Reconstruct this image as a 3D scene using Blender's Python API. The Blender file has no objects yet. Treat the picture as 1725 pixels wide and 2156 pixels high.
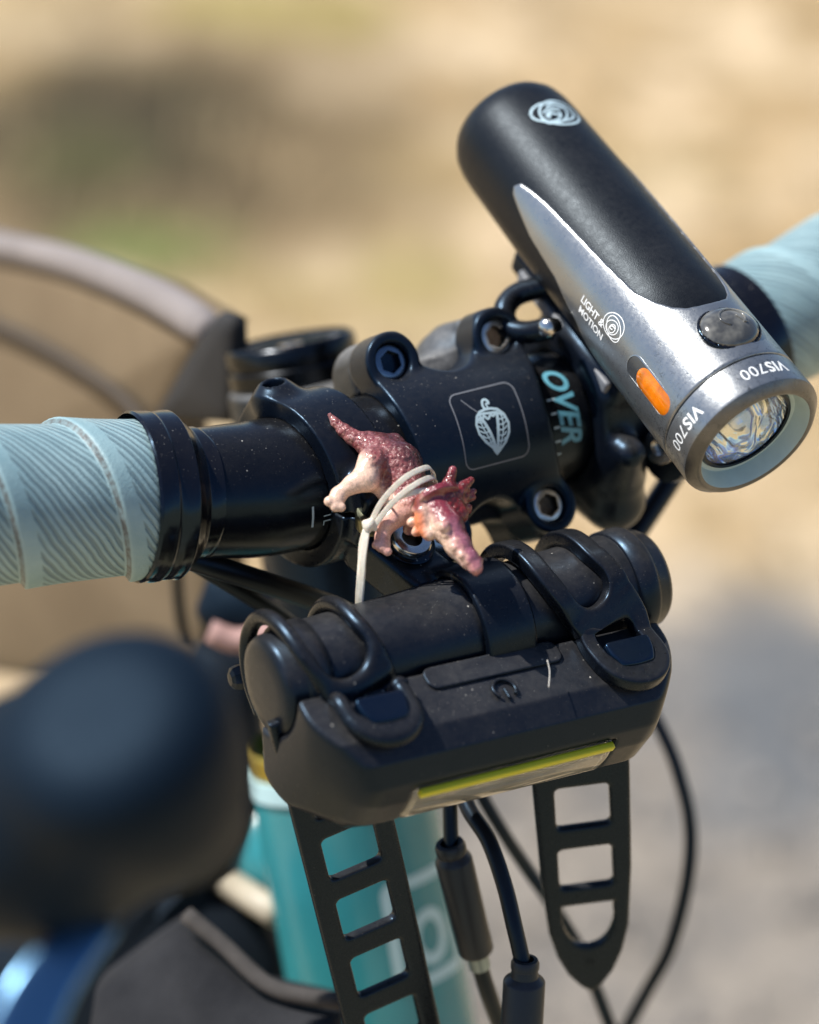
import bpy, bmesh, math, random
import numpy as np
from math import sin, cos, pi, radians, sqrt, atan2
from mathutils import Vector, Matrix

sc = bpy.context.scene
col = sc.collection
rng = np.random.default_rng(7)

# ------------------------------------------------------------------ camera
# Working units are millimetres in the bicycle's own frame: origin at the centre of the
# handlebar clamp, X along the bar, Y towards the rider, Z up.  The clamp is 1 m above ground.
LIFT = 1000.0
PSI, PITCH = radians(30.6), radians(27.0)
XC = np.array([cos(PSI), -sin(PSI), 0.0])
ZC = np.array([-sin(PSI) * cos(PITCH), -cos(PSI) * cos(PITCH), sin(PITCH)])
YC = np.cross(ZC, XC)
FP, DIST, CX, CY = 5720.0, 650.0, 862.5, 1078.0
CAM = -((950 - CX) / FP * DIST * XC - (930 - CY) / FP * DIST * YC - DIST * ZC)

cam_d = bpy.data.cameras.new("camera")
cam = bpy.data.objects.new("camera", cam_d)
col.objects.link(cam)
cam.matrix_world = Matrix(((XC[0], YC[0], ZC[0], CAM[0] * .001),
                           (XC[1], YC[1], ZC[1], CAM[1] * .001),
                           (XC[2], YC[2], ZC[2], (CAM[2] + LIFT) * .001), (0, 0, 0, 1)))
cam_d.sensor_fit = 'VERTICAL'
cam_d.sensor_height = 36.0
cam_d.lens = 36.0 * FP / 2156.0
cam_d.clip_start = 0.02
cam_d.clip_end = 500
cam_d.dof.use_dof = True
cam_d.dof.focus_distance = 0.615
cam_d.dof.aperture_fstop = 5.7
sc.camera = cam

# ------------------------------------------------------------------ light
SUN = np.array([-0.43, 0.32, 0.85]); SUN /= np.linalg.norm(SUN)
world = bpy.data.worlds.new("World"); sc.world = world
world.use_nodes = True
wn = world.node_tree.nodes; wn.clear()
sky = wn.new('ShaderNodeTexSky'); sky.sky_type = 'NISHITA'; sky.sun_disc = False
sky.sun_elevation = math.asin(SUN[2]); sky.sun_rotation = atan2(SUN[0], SUN[1])
sky.air_density = 1.0; sky.dust_density = 0.25; sky.ozone_density = 4.0
bg = wn.new('ShaderNodeBackground'); bg.inputs[1].default_value = 0.092
wo = wn.new('ShaderNodeOutputWorld')
world.node_tree.links.new(sky.outputs[0], bg.inputs[0])
world.node_tree.links.new(bg.outputs[0], wo.inputs[0])
sun_d = bpy.data.lights.new("sun", 'SUN'); sun_d.energy = 5.0; sun_d.angle = radians(0.55)
sun_d.color = (1.0, 0.955, 0.89)
sun = bpy.data.objects.new("sun", sun_d); col.objects.link(sun)
sun.rotation_euler = Vector(-SUN).to_track_quat('-Z', 'Y').to_euler()
sun.location = (-1, 2, 4)
sc.view_settings.view_transform = 'Standard'
sc.view_settings.look = 'None'
sc.view_settings.exposure = 0.46
sc.view_settings.gamma = 1.0

# ------------------------------------------------------------------ helpers: sight-line measuring
def ray(u, v):
    return (u - CX) / FP * XC - (v - CY) / FP * YC - ZC
def at_depth(u, v, d):
    return CAM + ray(u, v) * d
def on_plane(u, v, n, c):
    r = ray(u, v); n = np.asarray(n, float)
    return CAM + r * ((c - CAM @ n) / (r @ n))
def at_x(u, v, x): return on_plane(u, v, (1, 0, 0), x)
def at_y(u, v, y): return on_plane(u, v, (0, 1, 0), y)
def at_z(u, v, z): return on_plane(u, v, (0, 0, 1), z)
def nrm(a):
    a = np.asarray(a, float)
    return a / np.linalg.norm(a)
X = np.array([1., 0, 0]); Y = np.array([0, 1., 0]); Z = np.array([0, 0, 1.])

# ------------------------------------------------------------------ helpers: objects
def tag(o, label, cat, group=None, kind=None):
    if label: o['label'] = label
    if cat: o['category'] = cat
    if group: o['group'] = group
    if kind: o['kind'] = kind
    return o
def empty(name, base, label, cat, group=None):
    o = bpy.data.objects.new(name, None); col.objects.link(o)
    o.empty_display_size = 0.02
    b = np.asarray(base, float)
    o.location = (b[0] * .001, b[1] * .001, (b[2] + LIFT) * .001)
    o['base'] = [float(x) for x in b]
    return tag(o, label, cat, group)
def base_of(o):
    while o is not None:
        if 'base' in o: return np.array(o['base'])
        o = o.parent
    return np.zeros(3)
def put(name, V, F, mat, parent=None, smooth=True, uv=None, colors=None, sharp=None, label=None):
    V = np.asarray(V, float)
    if parent is not None:
        b = base_of(parent); L = (V - b) * .001; loc = (0, 0, 0)
    else:
        b = V.mean(0); L = (V - b) * .001; loc = (b[0] * .001, b[1] * .001, (b[2] + LIFT) * .001)
    me = bpy.data.meshes.new(name)
    if isinstance(F, np.ndarray):
        k = F.shape[1]
        me.vertices.add(len(L)); me.vertices.foreach_set('co', L.ravel())
        me.loops.add(F.size); me.loops.foreach_set('vertex_index', F.ravel().astype(np.int32))
        me.polygons.add(len(F))
        me.polygons.foreach_set('loop_start', np.arange(0, F.size, k, dtype=np.int32))
        me.update(calc_edges=True)
    else:
        me.from_pydata([tuple(x) for x in L], [], [tuple(int(i) for i in f) for f in F])
        me.update()
    me.validate()
    if uv is not None:
        ul = me.uv_layers.new(name='uv')
        li = np.empty(len(me.loops), np.int32); me.loops.foreach_get('vertex_index', li)
        ul.data.foreach_set('uv', np.asarray(uv, np.float32)[li].ravel())
    if colors is not None:
        ca = me.color_attributes.new('paint', 'FLOAT_COLOR', 'POINT')
        c4 = np.ones((len(V), 4), np.float32); c4[:, :np.shape(colors)[1]] = colors
        ca.data.foreach_set('color', c4.ravel())
    me.polygons.foreach_set('use_smooth', np.full(len(me.polygons), smooth))
    if sharp is not None: me.set_sharp_from_angle(angle=radians(sharp))
    me.materials.append(mat)
    o = bpy.data.objects.new(name, me); col.objects.link(o)
    o.location = loc
    if parent is not None: o.parent = parent
    if label: o['label'] = label
    return o
class MB:
    """collects pieces of one mesh"""
    def __init__(s): s.V = []; s.F = []; s.n = 0; s.UV = []
    def add(s, V, F, uv=None):
        V = np.asarray(V, float)
        s.V.append(V); s.F += [tuple(int(i) + s.n for i in f) for f in F]; s.n += len(V)
        s.UV.append(np.zeros((len(V), 2)) if uv is None else np.asarray(uv, float))
        return s
    def put(s, name, mat, parent=None, **k):
        return put(name, np.vstack(s.V), s.F, mat, parent, **k)

def resample(P, step):
    """Catmull-Rom through the points, evenly spaced"""
    P = np.asarray(P, float)
    if len(P) == 2:
        n = max(2, int(np.linalg.norm(P[1] - P[0]) / step) + 1)
        return P[0] + (P[1] - P[0]) * np.linspace(0, 1, n)[:, None]
    Q = np.vstack([2 * P[0] - P[1], P, 2 * P[-1] - P[-2]])
    out = []
    for i in range(1, len(Q) - 2):
        n = max(2, int(np.linalg.norm(Q[i + 1] - Q[i]) / step * 2))
        t = np.linspace(0, 1, n, endpoint=False)[:, None]
        a, b, c, d = Q[i - 1], Q[i], Q[i + 1], Q[i + 2]
        out.append(.5 * (2 * b + (c - a) * t + (2 * a - 5 * b + 4 * c - d) * t ** 2 + (3 * b - a - 3 * c + d) * t ** 3))
    out.append(Q[-2][None])
    R = np.vstack(out)
    s = np.r_[0, np.cumsum(np.linalg.norm(np.diff(R, axis=0), axis=1))]
    n = max(2, int(s[-1] / step) + 1)
    ss = np.linspace(0, s[-1], n)
    return np.stack([np.interp(ss, s, R[:, k]) for k in range(R.shape[1])], 1)
def frames(P, up=Z):
    T = np.gradient(P, axis=0); T /= np.linalg.norm(T, axis=1)[:, None]
    u = nrm(up - (up @ T[0]) * T[0]); U = []
    for t in T:
        u = nrm(u - (u @ t) * t); U.append(u)
    U = np.array(U)
    return T, U, np.cross(T, U)
def tube(P, r, n=20, up=Z, cap=True, rf=None):
    """round tube along P; r number or array; rf(i, phi) -> radius"""
    P = np.asarray(P, float); T, U, W = frames(P, up)
    ph = np.linspace(0, 2 * pi, n, endpoint=False)
    V = []
    r = np.broadcast_to(np.asarray(r, float), (len(P),))
    for i in range(len(P)):
        rr = r[i] if rf is None else rf(i, ph)[:, None]
        V.append(P[i] + rr * (np.cos(ph)[:, None] * U[i] + np.sin(ph)[:, None] * W[i]))
    V = np.vstack(V)
    F = [(i * n + j, i * n + (j + 1) % n, (i + 1) * n + (j + 1) % n, (i + 1) * n + j) for i in range(len(P) - 1) for j in range(n)]
    if cap:
        F.append(tuple(range(n - 1, -1, -1))); F.append(tuple((len(P) - 1) * n + j for j in range(n)))
    return V, F
def lathe(A, d, prof, n=48, up=Z, closed=False):
    """profile of (s, r) round the axis A + s d"""
    d = nrm(d); u = nrm(up - (up @ d) * d); w = np.cross(d, u)
    ph = np.linspace(0, 2 * pi, n, endpoint=False)
    V = np.vstack([A + s * d + r * (np.cos(ph)[:, None] * u + np.sin(ph)[:, None] * w) for s, r in prof])
    m = len(prof)
    F = [(i * n + j, i * n + (j + 1) % n, (i + 1) * n + (j + 1) % n, (i + 1) * n + j) for i in range(m - 1) for j in range(n)]
    if closed:
        i = m - 1
        F += [(i * n + j, i * n + (j + 1) % n, (j + 1) % n, j) for j in range(n)]
    return V, F
def hexed(V, rings, n, c):
    """turn the given rings of a lathe into hexagons"""
    V = V.copy()
    for i in rings:
        r = V[i * n:(i + 1) * n]; m = r.mean(0)
        a = (np.arange(n) / n * 2 * pi) % (pi / 3) - pi / 6
        V[i * n:(i + 1) * n] = m + (r - m) * (1.02 * cos(pi / 6) / np.cos(a) * 1.06)[:, None]
    return V

# ------------------------------------------------------------------ helpers: signed distance modelling
def length(a): return np.sqrt((a * a).sum(-1))
def s_sphere(P, c, r): return length(P - c) - r
def s_cone(P, a, b, ra, rb):
    a = np.asarray(a, float); b = np.asarray(b, float)
    ab = b - a; t = np.clip((P - a) @ ab / (ab @ ab), 0, 1)
    return length(P - a - t[:, None] * ab) - (ra + (rb - ra) * t)
def s_box(P, c, ax, h, r=0.):
    """oriented box, rows of ax are its axes, half sizes h, edge radius r"""
    q = np.abs((P - c) @ np.asarray(ax).T) - (np.asarray(h) - r)
    return length(np.maximum(q, 0)) + np.minimum(q.max(1), 0) - r
def s_cyl(P, c, d, R, hl, r=0.):
    d = nrm(d); q = P - c; s = q @ d
    rad = length(q - s[:, None] * d)
    a = rad - (R - r); b = np.abs(s) - (hl - r)
    return np.minimum(np.maximum(a, b), 0) + np.sqrt(np.maximum(a, 0) ** 2 + np.maximum(b, 0) ** 2) - r
def s_ell(P, c, ax, h):
    q = (P - c) @ np.asarray(ax).T; h = np.asarray(h, float)
    k0 = length(q / h); k1 = length(q / h ** 2) + 1e-9
    return k0 * (k0 - 1) / k1
def smin(a, b, k):
    h = np.maximum(k - np.abs(a - b), 0) / k
    return np.minimum(a, b) - h * h * k * .25
def smax(a, b, k): return -smin(-a, -b, k)
def rect2(x, y, hx, hy, r):
    a = np.abs(x) - hx + r; b = np.abs(y) - hy + r
    return np.minimum(np.maximum(a, b), 0) + np.sqrt(np.maximum(a, 0) ** 2 + np.maximum(b, 0) ** 2) - r
def poly2(x, y, poly):
    poly = np.asarray(poly, float); n = len(poly)
    d = np.full(x.shape, 1e18); s = np.ones(x.shape)
    for i in range(n):
        a = poly[i]; b = poly[i - 1]
        ex, ey = b - a; wx = x - a[0]; wy = y - a[1]
        t = np.clip((wx * ex + wy * ey) / (ex * ex + ey * ey), 0, 1)
        d = np.minimum(d, (wx - ex * t) ** 2 + (wy - ey * t) ** 2)
        c1 = y >= a[1]; c2 = y < b[1]; c3 = ex * wy > ey * wx
        s = np.where((c1 & c2 & c3) | (~c1 & ~c2 & ~c3), -s, s)
    return s * np.sqrt(d)
def surf(f, lo, hi, h, steps=2):
    """surface-nets mesh of f = 0"""
    lo = np.asarray(lo, float); hi = np.asarray(hi, float); B = 4
    nb = np.ceil((hi - lo) / (h * B)).astype(int) + 1
    n = nb * B
    ci = np.stack(np.meshgrid(*[np.arange(k) for k in nb], indexing='ij'), -1).reshape(-1, 3)
    fc = f(lo + (ci * B + (B - 1) / 2) * h)
    act = np.abs(fc) < B * h * 1.7
    val = np.empty(tuple(n), np.float64)
    v6 = val.reshape(nb[0], B, nb[1], B, nb[2], B).transpose(0, 2, 4, 1, 3, 5)
    v6[...] = np.sign(fc).reshape(*nb, 1, 1, 1) * 1e3
    off = np.stack(np.meshgrid(*[np.arange(B)] * 3, indexing='ij'), -1).reshape(-1, 3)
    ca = ci[act]
    pts = lo + ((ca[:, None, :] * B + off[None]).reshape(-1, 3)) * h
    fv = np.concatenate([f(c) for c in np.array_split(pts, max(1, len(pts) // 200000))])
    v6[ca[:, 0], ca[:, 1], ca[:, 2]] = fv.reshape(-1, B, B, B)
    S = val < 0
    sl = lambda i, j, k: (slice(i, n[0] - 1 + i), slice(j, n[1] - 1 + j), slice(k, n[2] - 1 + k))
    cnt = sum(S[sl(i, j, k)].astype(np.int8) for i in (0, 1) for j in (0, 1) for k in (0, 1))
    cell = np.argwhere((cnt > 0) & (cnt < 8))
    idx = -np.ones(cnt.shape, np.int64); idx[tuple(cell.T)] = np.arange(len(cell))
    acc = np.zeros((len(cell), 3)); num = np.zeros(len(cell))
    for ax in range(3):
        o1, o2 = [a for a in range(3) if a != ax]
        for p in (0, 1):
            for q in (0, 1):
                e = np.zeros(3, int); e[o1] = p; e[o2] = q
                g = e.copy(); g[ax] = 1
                c0 = cell + e; c1 = cell + g
                a = val[tuple(c0.T)]; b = val[tuple(c1.T)]
                m = (a < 0) != (b < 0)
                t = np.clip(a[m] / (a[m] - b[m]), 0, 1)
                pos = c0[m].astype(float); pos[:, ax] += t
                acc[m] += pos; num[m] += 1
    V = lo + acc / num[:, None] * h
    Q = []
    for ax in range(3):
        o1, o2 = [(1, 2), (2, 0), (0, 1)][ax]
        s0 = [slice(1, None)] * 3; s1 = [slice(1, None)] * 3
        s0[ax] = slice(0, n[ax] - 1); s1[ax] = slice(1, n[ax])
        A = S[tuple(s0)]; Bb = S[tuple(s1)]
        for sgn in (0, 1):
            m = (A & ~Bb) if sgn == 0 else (~A & Bb)
            e = np.argwhere(m)
            if len(e) == 0: continue
            e[:, o1] += 1; e[:, o2] += 1
            ok = (e[:, o1] < n[o1] - 1) & (e[:, o2] < n[o2] - 1); e = e[ok]
            def id_(d1, d2):
                c = e.copy(); c[:, o1] += d1; c[:, o2] += d2
                return idx[tuple(c.T)]
            q = np.stack([id_(-1, -1), id_(0, -1), id_(0, 0), id_(-1, 0)], 1)
            if sgn: q = q[:, ::-1]
            Q.append(q)
    Q = np.vstack(Q); Q = Q[(Q >= 0).all(1)]
    ep = h * .2
    for _ in range(steps):
        f0 = f(V)
        g = np.stack([f(V + ep * e) - f(V - ep * e) for e in np.eye(3)], 1) / (2 * ep)
        st = -f0[:, None] * g / np.maximum((g * g).sum(1), .25)[:, None]
        ln = np.linalg.norm(st, axis=1)
        st *= np.minimum(1, h * .6 / np.maximum(ln, 1e-9))[:, None]
        V = V + st
    return V, Q

# ------------------------------------------------------------------ helpers: lettering and line marks
def letters(s, size, weight=0.0, align='CENTER', shear=0.0, spacing=1.0):
    c = bpy.data.curves.new('txt', 'FONT'); c.body = s; c.size = size
    c.align_x = align; c.align_y = 'CENTER'; c.offset = weight; c.shear = shear; c.space_character = spacing
    c.resolution_u = 4
    o = bpy.data.objects.new('txt', c); col.objects.link(o)
    dg = bpy.context.evaluated_depsgraph_get()
    me = bpy.data.meshes.new_from_object(o.evaluated_get(dg))
    bm = bmesh.new(); bm.from_mesh(me)
    bmesh.ops.triangulate(bm, faces=bm.faces[:])
    for _ in range(3):
        lo = [e for e in bm.edges if e.calc_length() > size * .22]
        if not lo: break
        bmesh.ops.subdivide_edges(bm, edges=lo, cuts=1)
        bmesh.ops.triangulate(bm, faces=bm.faces[:])
    V = np.array([v.co[:2] for v in bm.verts]).reshape(-1, 2); bm.verts.index_update()
    F = [tuple(v.index for v in f.verts) for f in bm.faces]
    bm.free(); bpy.data.objects.remove(o); bpy.data.curves.remove(c); bpy.data.meshes.remove(me)
    return V, F
def strokes(lines, w):
    V = []; F = []
    for L in lines:
        if len(L) == 3 and not np.isscalar(L[0]) and np.isscalar(L[2]): ln, ww, clo = L[0], L[2], L[1]
        else: ln, ww, clo = L, w, False
        P = np.asarray(ln, float)
        if clo: P = np.vstack([P, P[:1]])
        T = np.gradient(P, axis=0)
        if clo: T[0] = T[-1] = (P[1] - P[-2])
        T /= np.linalg.norm(T, axis=1)[:, None] + 1e-9
        N = np.stack([-T[:, 1], T[:, 0]], 1)
        b = len(V)
        for p, nn in zip(P, N): V += [p + nn * ww / 2, p - nn * ww / 2]
        for i in range(len(P) - 1): F.append((b + 2 * i, b + 2 * i + 1, b + 2 * i + 3, b + 2 * i + 2))
    return np.array(V), F
def ellipse(cx, cy, a, b, rot=0, t0=0, t1=2 * pi, n=40):
    t = np.linspace(t0, t1, n)
    x = a * np.cos(t); y = b * np.sin(t)
    return np.stack([cx + x * cos(rot) - y * sin(rot), cy + x * sin(rot) + y * cos(rot)], 1)
def roundrect(hx, hy, r, n=6):
    P = []
    for cx, cy, a in ((hx - r, hy - r, 0), (-hx + r, hy - r, 90), (-hx + r, -hy + r, 180), (hx - r, -hy + r, 270)):
        for t in np.linspace(0, pi / 2, n): P.append((cx + r * cos(radians(a) + t), cy + r * sin(radians(a) + t)))
    return densify(np.array(P), 1.2)
def densify(P, step, closed=True):
    out = []
    n = len(P)
    for i in range(n if closed else n - 1):
        a, b = P[i], P[(i + 1) % n]
        k = max(1, int(np.linalg.norm(b - a) / step))
        for t in range(k): out.append(a + (b - a) * t / k)
    if not closed: out.append(P[-1])
    return np.array(out)

# ------------------------------------------------------------------ materials
class NT:
    def __init__(s, name):
        s.m = bpy.data.materials.new(name); s.m.use_nodes = True
        s.t = s.m.node_tree; s.t.nodes.clear()
        s.out = s.n('ShaderNodeOutputMaterial'); s.b = s.n('ShaderNodeBsdfPrincipled')
        s.l(s.b.outputs[0], s.out.inputs[0])
    def n(s, t, **k):
        x = s.t.nodes.new(t)
        for a, b in k.items(): setattr(x, a, b)
        return x
    def l(s, a, b): s.t.links.new(a, b)
    def set(s, **k):
        for a, v in k.items(): s.b.inputs[a.replace('_', ' ')].default_value = v
    def coord(s, kind='Object', scale=1.0):
        c = s.n('ShaderNodeTexCoord'); m = s.n('ShaderNodeMapping')
        m.inputs['Scale'].default_value = (scale,) * 3 if np.isscalar(scale) else scale
        s.l(c.outputs[kind], m.inputs[0]); return m.outputs[0]
    def noise(s, v, scale, detail=4, rough=.55, dist=0):
        x = s.n('ShaderNodeTexNoise'); x.inputs['Scale'].default_value = scale
        x.inputs['Detail'].default_value = detail; x.inputs['Roughness'].default_value = rough
        x.inputs['Distortion'].default_value = dist
        s.l(v, x.inputs['Vector']); return x.outputs['Fac']
    def ramp(s, f, *stops):
        x = s.n('ShaderNodeValToRGB'); e = x.color_ramp.elements
        while len(e) < len(stops): e.new(.5)
        for el, (p, c) in zip(e, stops):
            el.position = p; el.color = (c, c, c, 1) if np.isscalar(c) else (*c, 1)
        s.l(f, x.inputs[0]); return x.outputs[0]
    def math(s, op, a, b=None, clamp=False):
        x = s.n('ShaderNodeMath', operation=op, use_clamp=clamp)
        for i, q in enumerate((a, b)):
            if q is None: continue
            if np.isscalar(q): x.inputs[i].default_value = q
            else: s.l(q, x.inputs[i])
        return x.outputs[0]
    def mix(s, f, a, b):
        x = s.n('ShaderNodeMix', data_type='RGBA')
        if np.isscalar(f): x.inputs[0].default_value = f
        else: s.l(f, x.inputs[0])
        for i, q in ((6, a), (7, b)):
            if isinstance(q, tuple): x.inputs[i].default_value = (*q, 1)
            else: s.l(q, x.inputs[i])
        return x.outputs[2]
    def bump(s, h, strength=.3, dist=.0002):
        x = s.n('ShaderNodeBump'); x.inputs['Strength'].default_value = strength
        x.inputs['Distance'].default_value = dist
        s.l(h, x.inputs['Height']); s.l(x.outputs[0], s.b.inputs['Normal'])
    def dustmask(s, amount, seed=0., specks=True):
        """film of dust lying on upward faces, and single specks"""
        v = s.coord('Object')
        g = s.n('ShaderNodeNewGeometry'); sep = s.n('ShaderNodeSeparateXYZ'); s.l(g.outputs['Normal'], sep.inputs[0])
        up = s.ramp(sep.outputs[2], (.30, .10), (.92, 1.))
        film = s.math('MULTIPLY', s.ramp(s.noise(v, 520 + seed * 3, 7, .75), (.30, .35), (.75, 1.)), up)
        film = s.math('MULTIPLY', film, s.math('MULTIPLY', s.ramp(s.noise(v, 38 + seed, 2, .5), (.35, .55), (.65, 1.)), amount))
        if not specks: return film, None
        vo = s.n('ShaderNodeTexVoronoi'); vo.inputs['Scale'].default_value = 900; s.l(v, vo.inputs['Vector'])
        cs = s.n('ShaderNodeSeparateColor'); s.l(vo.outputs['Color'], cs.inputs[0])
        size = s.math('MULTIPLY', s.math('POWER', cs.outputs[0], 6.), .21)
        sp = s.math('LESS_THAN', vo.outputs['Distance'], size)
        cl = s.ramp(s.noise(v, 48 + seed, 4, .7), (.50, .03), (.66, 1.))
        sp = s.math('MULTIPLY', s.math('MULTIPLY', sp, cl), up)
        vo2 = s.n('ShaderNodeTexVoronoi'); vo2.inputs['Scale'].default_value = 2600; s.l(v, vo2.inputs['Vector'])
        cs2 = s.n('ShaderNodeSeparateColor'); s.l(vo2.outputs['Color'], cs2.inputs[0])
        sp2 = s.math('LESS_THAN', vo2.outputs['Distance'], s.math('MULTIPLY', s.math('POWER', cs2.outputs[1], 6.), .26))
        sp2 = s.math('MULTIPLY', s.math('MULTIPLY', sp2, up), s.ramp(s.noise(v, 75 + seed, 3, .6), (.40, .1), (.62, 1.)))
        return film, s.math('MAXIMUM', sp, s.math('MULTIPLY', sp2, .4))

def black(name, base=(.0018, .0040, .0085), rough=.36, dust=.10, dustcol=(.30, .27, .22), bump=.12, spec=.36, seed=0., coat=0., specks=True, tint=(.38, .66, 1.)):
    t = NT(name)
    v = t.coord('Object')
    d, dots = t.dustmask(dust, seed, specks)
    c = t.mix(d, base, dustcol)
    if dots is not None: c = t.mix(dots, c, (.62, .60, .54))
    t.l(c, t.b.inputs['Base Color'])
    r = t.ramp(t.noise(v, 700, 5, .7), (.3, max(rough - .05, .03)), (.7, min(rough + .06, 1)))
    rr = t.n('ShaderNodeMix', data_type='FLOAT'); t.l(d, rr.inputs[0]); t.l(r, rr.inputs[2]); rr.inputs[3].default_value = .85
    t.l(rr.outputs[0], t.b.inputs['Roughness'])
    t.set(Specular_IOR_Level=spec, Coat_Weight=coat, Coat_Roughness=.12, Specular_Tint=(*tint, 1))  # blue tint puts the sky's sheen into the reflection colour
    if bump: t.bump(t.noise(v, 3500, 2, .5), bump, .00012)
    return t.m
def plain(name, c, rough=.5, metal=0., var=.12, scale=220, bump=0., spec=.5, **k):
    t = NT(name); v = t.coord('Object'); f = t.noise(v, scale, 5, .6)
    lo = tuple(x * (1 - var) for x in c); hi = tuple(min(x * (1 + var), 1) for x in c)
    t.l(t.mix(t.ramp(f, (.3, 0.), (.7, 1.)), lo, hi), t.b.inputs['Base Color'])
    t.set(Roughness=rough, Metallic=metal, Specular_IOR_Level=spec, **k)
    if bump: t.bump(t.noise(v, scale * 8, 3, .6), bump, .0003)
    return t.m
M = {}
M['anodized'] = black('black_anodized', (.0014, .0030, .0068), rough=.29, dust=.07)
M['stem'] = black('satin_black_stem', (.0014, .0045, .0110), .31, .07, seed=11)
M['stem_body'] = black('dusty_sunlit_stem_body', (.004, .005, .007), .36, .85, (.36, .35, .33), seed=17)  # dust thickened to paint in the body's sunlit brightness too
M['cap'] = black('dull_black_cap', (.004, .006, .005), .55, .02, spec=.12, seed=19, specks=False)
M['bar'] = black('black_handlebar', (.0022, .003, .005), .22, .05, seed=23)
M['plastic'] = black('dusty_black_plastic', (.0012, .0030, .0075), .30, .18, (.28, .26, .23), seed=31)
M['rubber'] = black('dusty_black_rubber', (.0014, .0024, .0050), .27, .10, (.30, .28, .25), seed=47, bump=.2)
M['gloss'] = black('glossy_black', (.003, .003, .004), .14, .03, seed=5, bump=.03, spec=.5)
M['hook'] = black('smooth_black_hook', (.0012, .004, .011), .22, .02, spec=.55, seed=37, tint=(.22, .55, 1.), specks=False)
M['rim_black'] = plain('dark_polished_metal', (.035, .038, .042), .24, 1., .1, 400)
M['tape_black'] = black('shiny_black_electrical_tape', (.003, .003, .004), .17, .03, seed=7, bump=.05, spec=.5)
M['cable'] = black('black_cable_jacket', (.003, .0032, .0045), .36, .06, seed=3, bump=.05, specks=False)
M['hood'] = black('matt_black_hood_rubber', (.0035, .0075, .014), .6, .0, seed=13, bump=.1, specks=False, spec=.2)
M['steel'] = plain('bright_steel', (.62, .60, .57), .22, 1., .1, 900)
M['blued'] = plain('blued_steel', (.16, .20, .26), .22, 1., .15, 900)
M['socket'] = plain('dark_steel_socket', (.10, .075, .055), .4, 1., .3, 900)
M['print'] = plain('pale_blue_print', (.42, .55, .60), .5, 0, .08, 500)
M['print_grey'] = plain('grey_outline_print', (.16, .17, .19), .5, 0, .1, 500)
M['print_teal'] = plain('teal_bar_print', (.12, .36, .46), .45, 0, .1, 500)
M['print_white'] = plain('white_print', (.80, .82, .82), .5, 0, .05, 500)
M['teal_paint'] = plain('teal_frame_paint', (.034, .245, .275), .26, 0, .08, 60)
M['pale_decal'] = plain('pale_blue_decal', (.45, .66, .70), .4, 0, .06, 60)
M['cream'] = plain('cream_stripe', (.42, .37, .28), .5, 0, .06, 60)
M['gold'] = plain('olive_gold_anodized', (.34, .25, .035), .35, .6, .1, 100)
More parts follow.
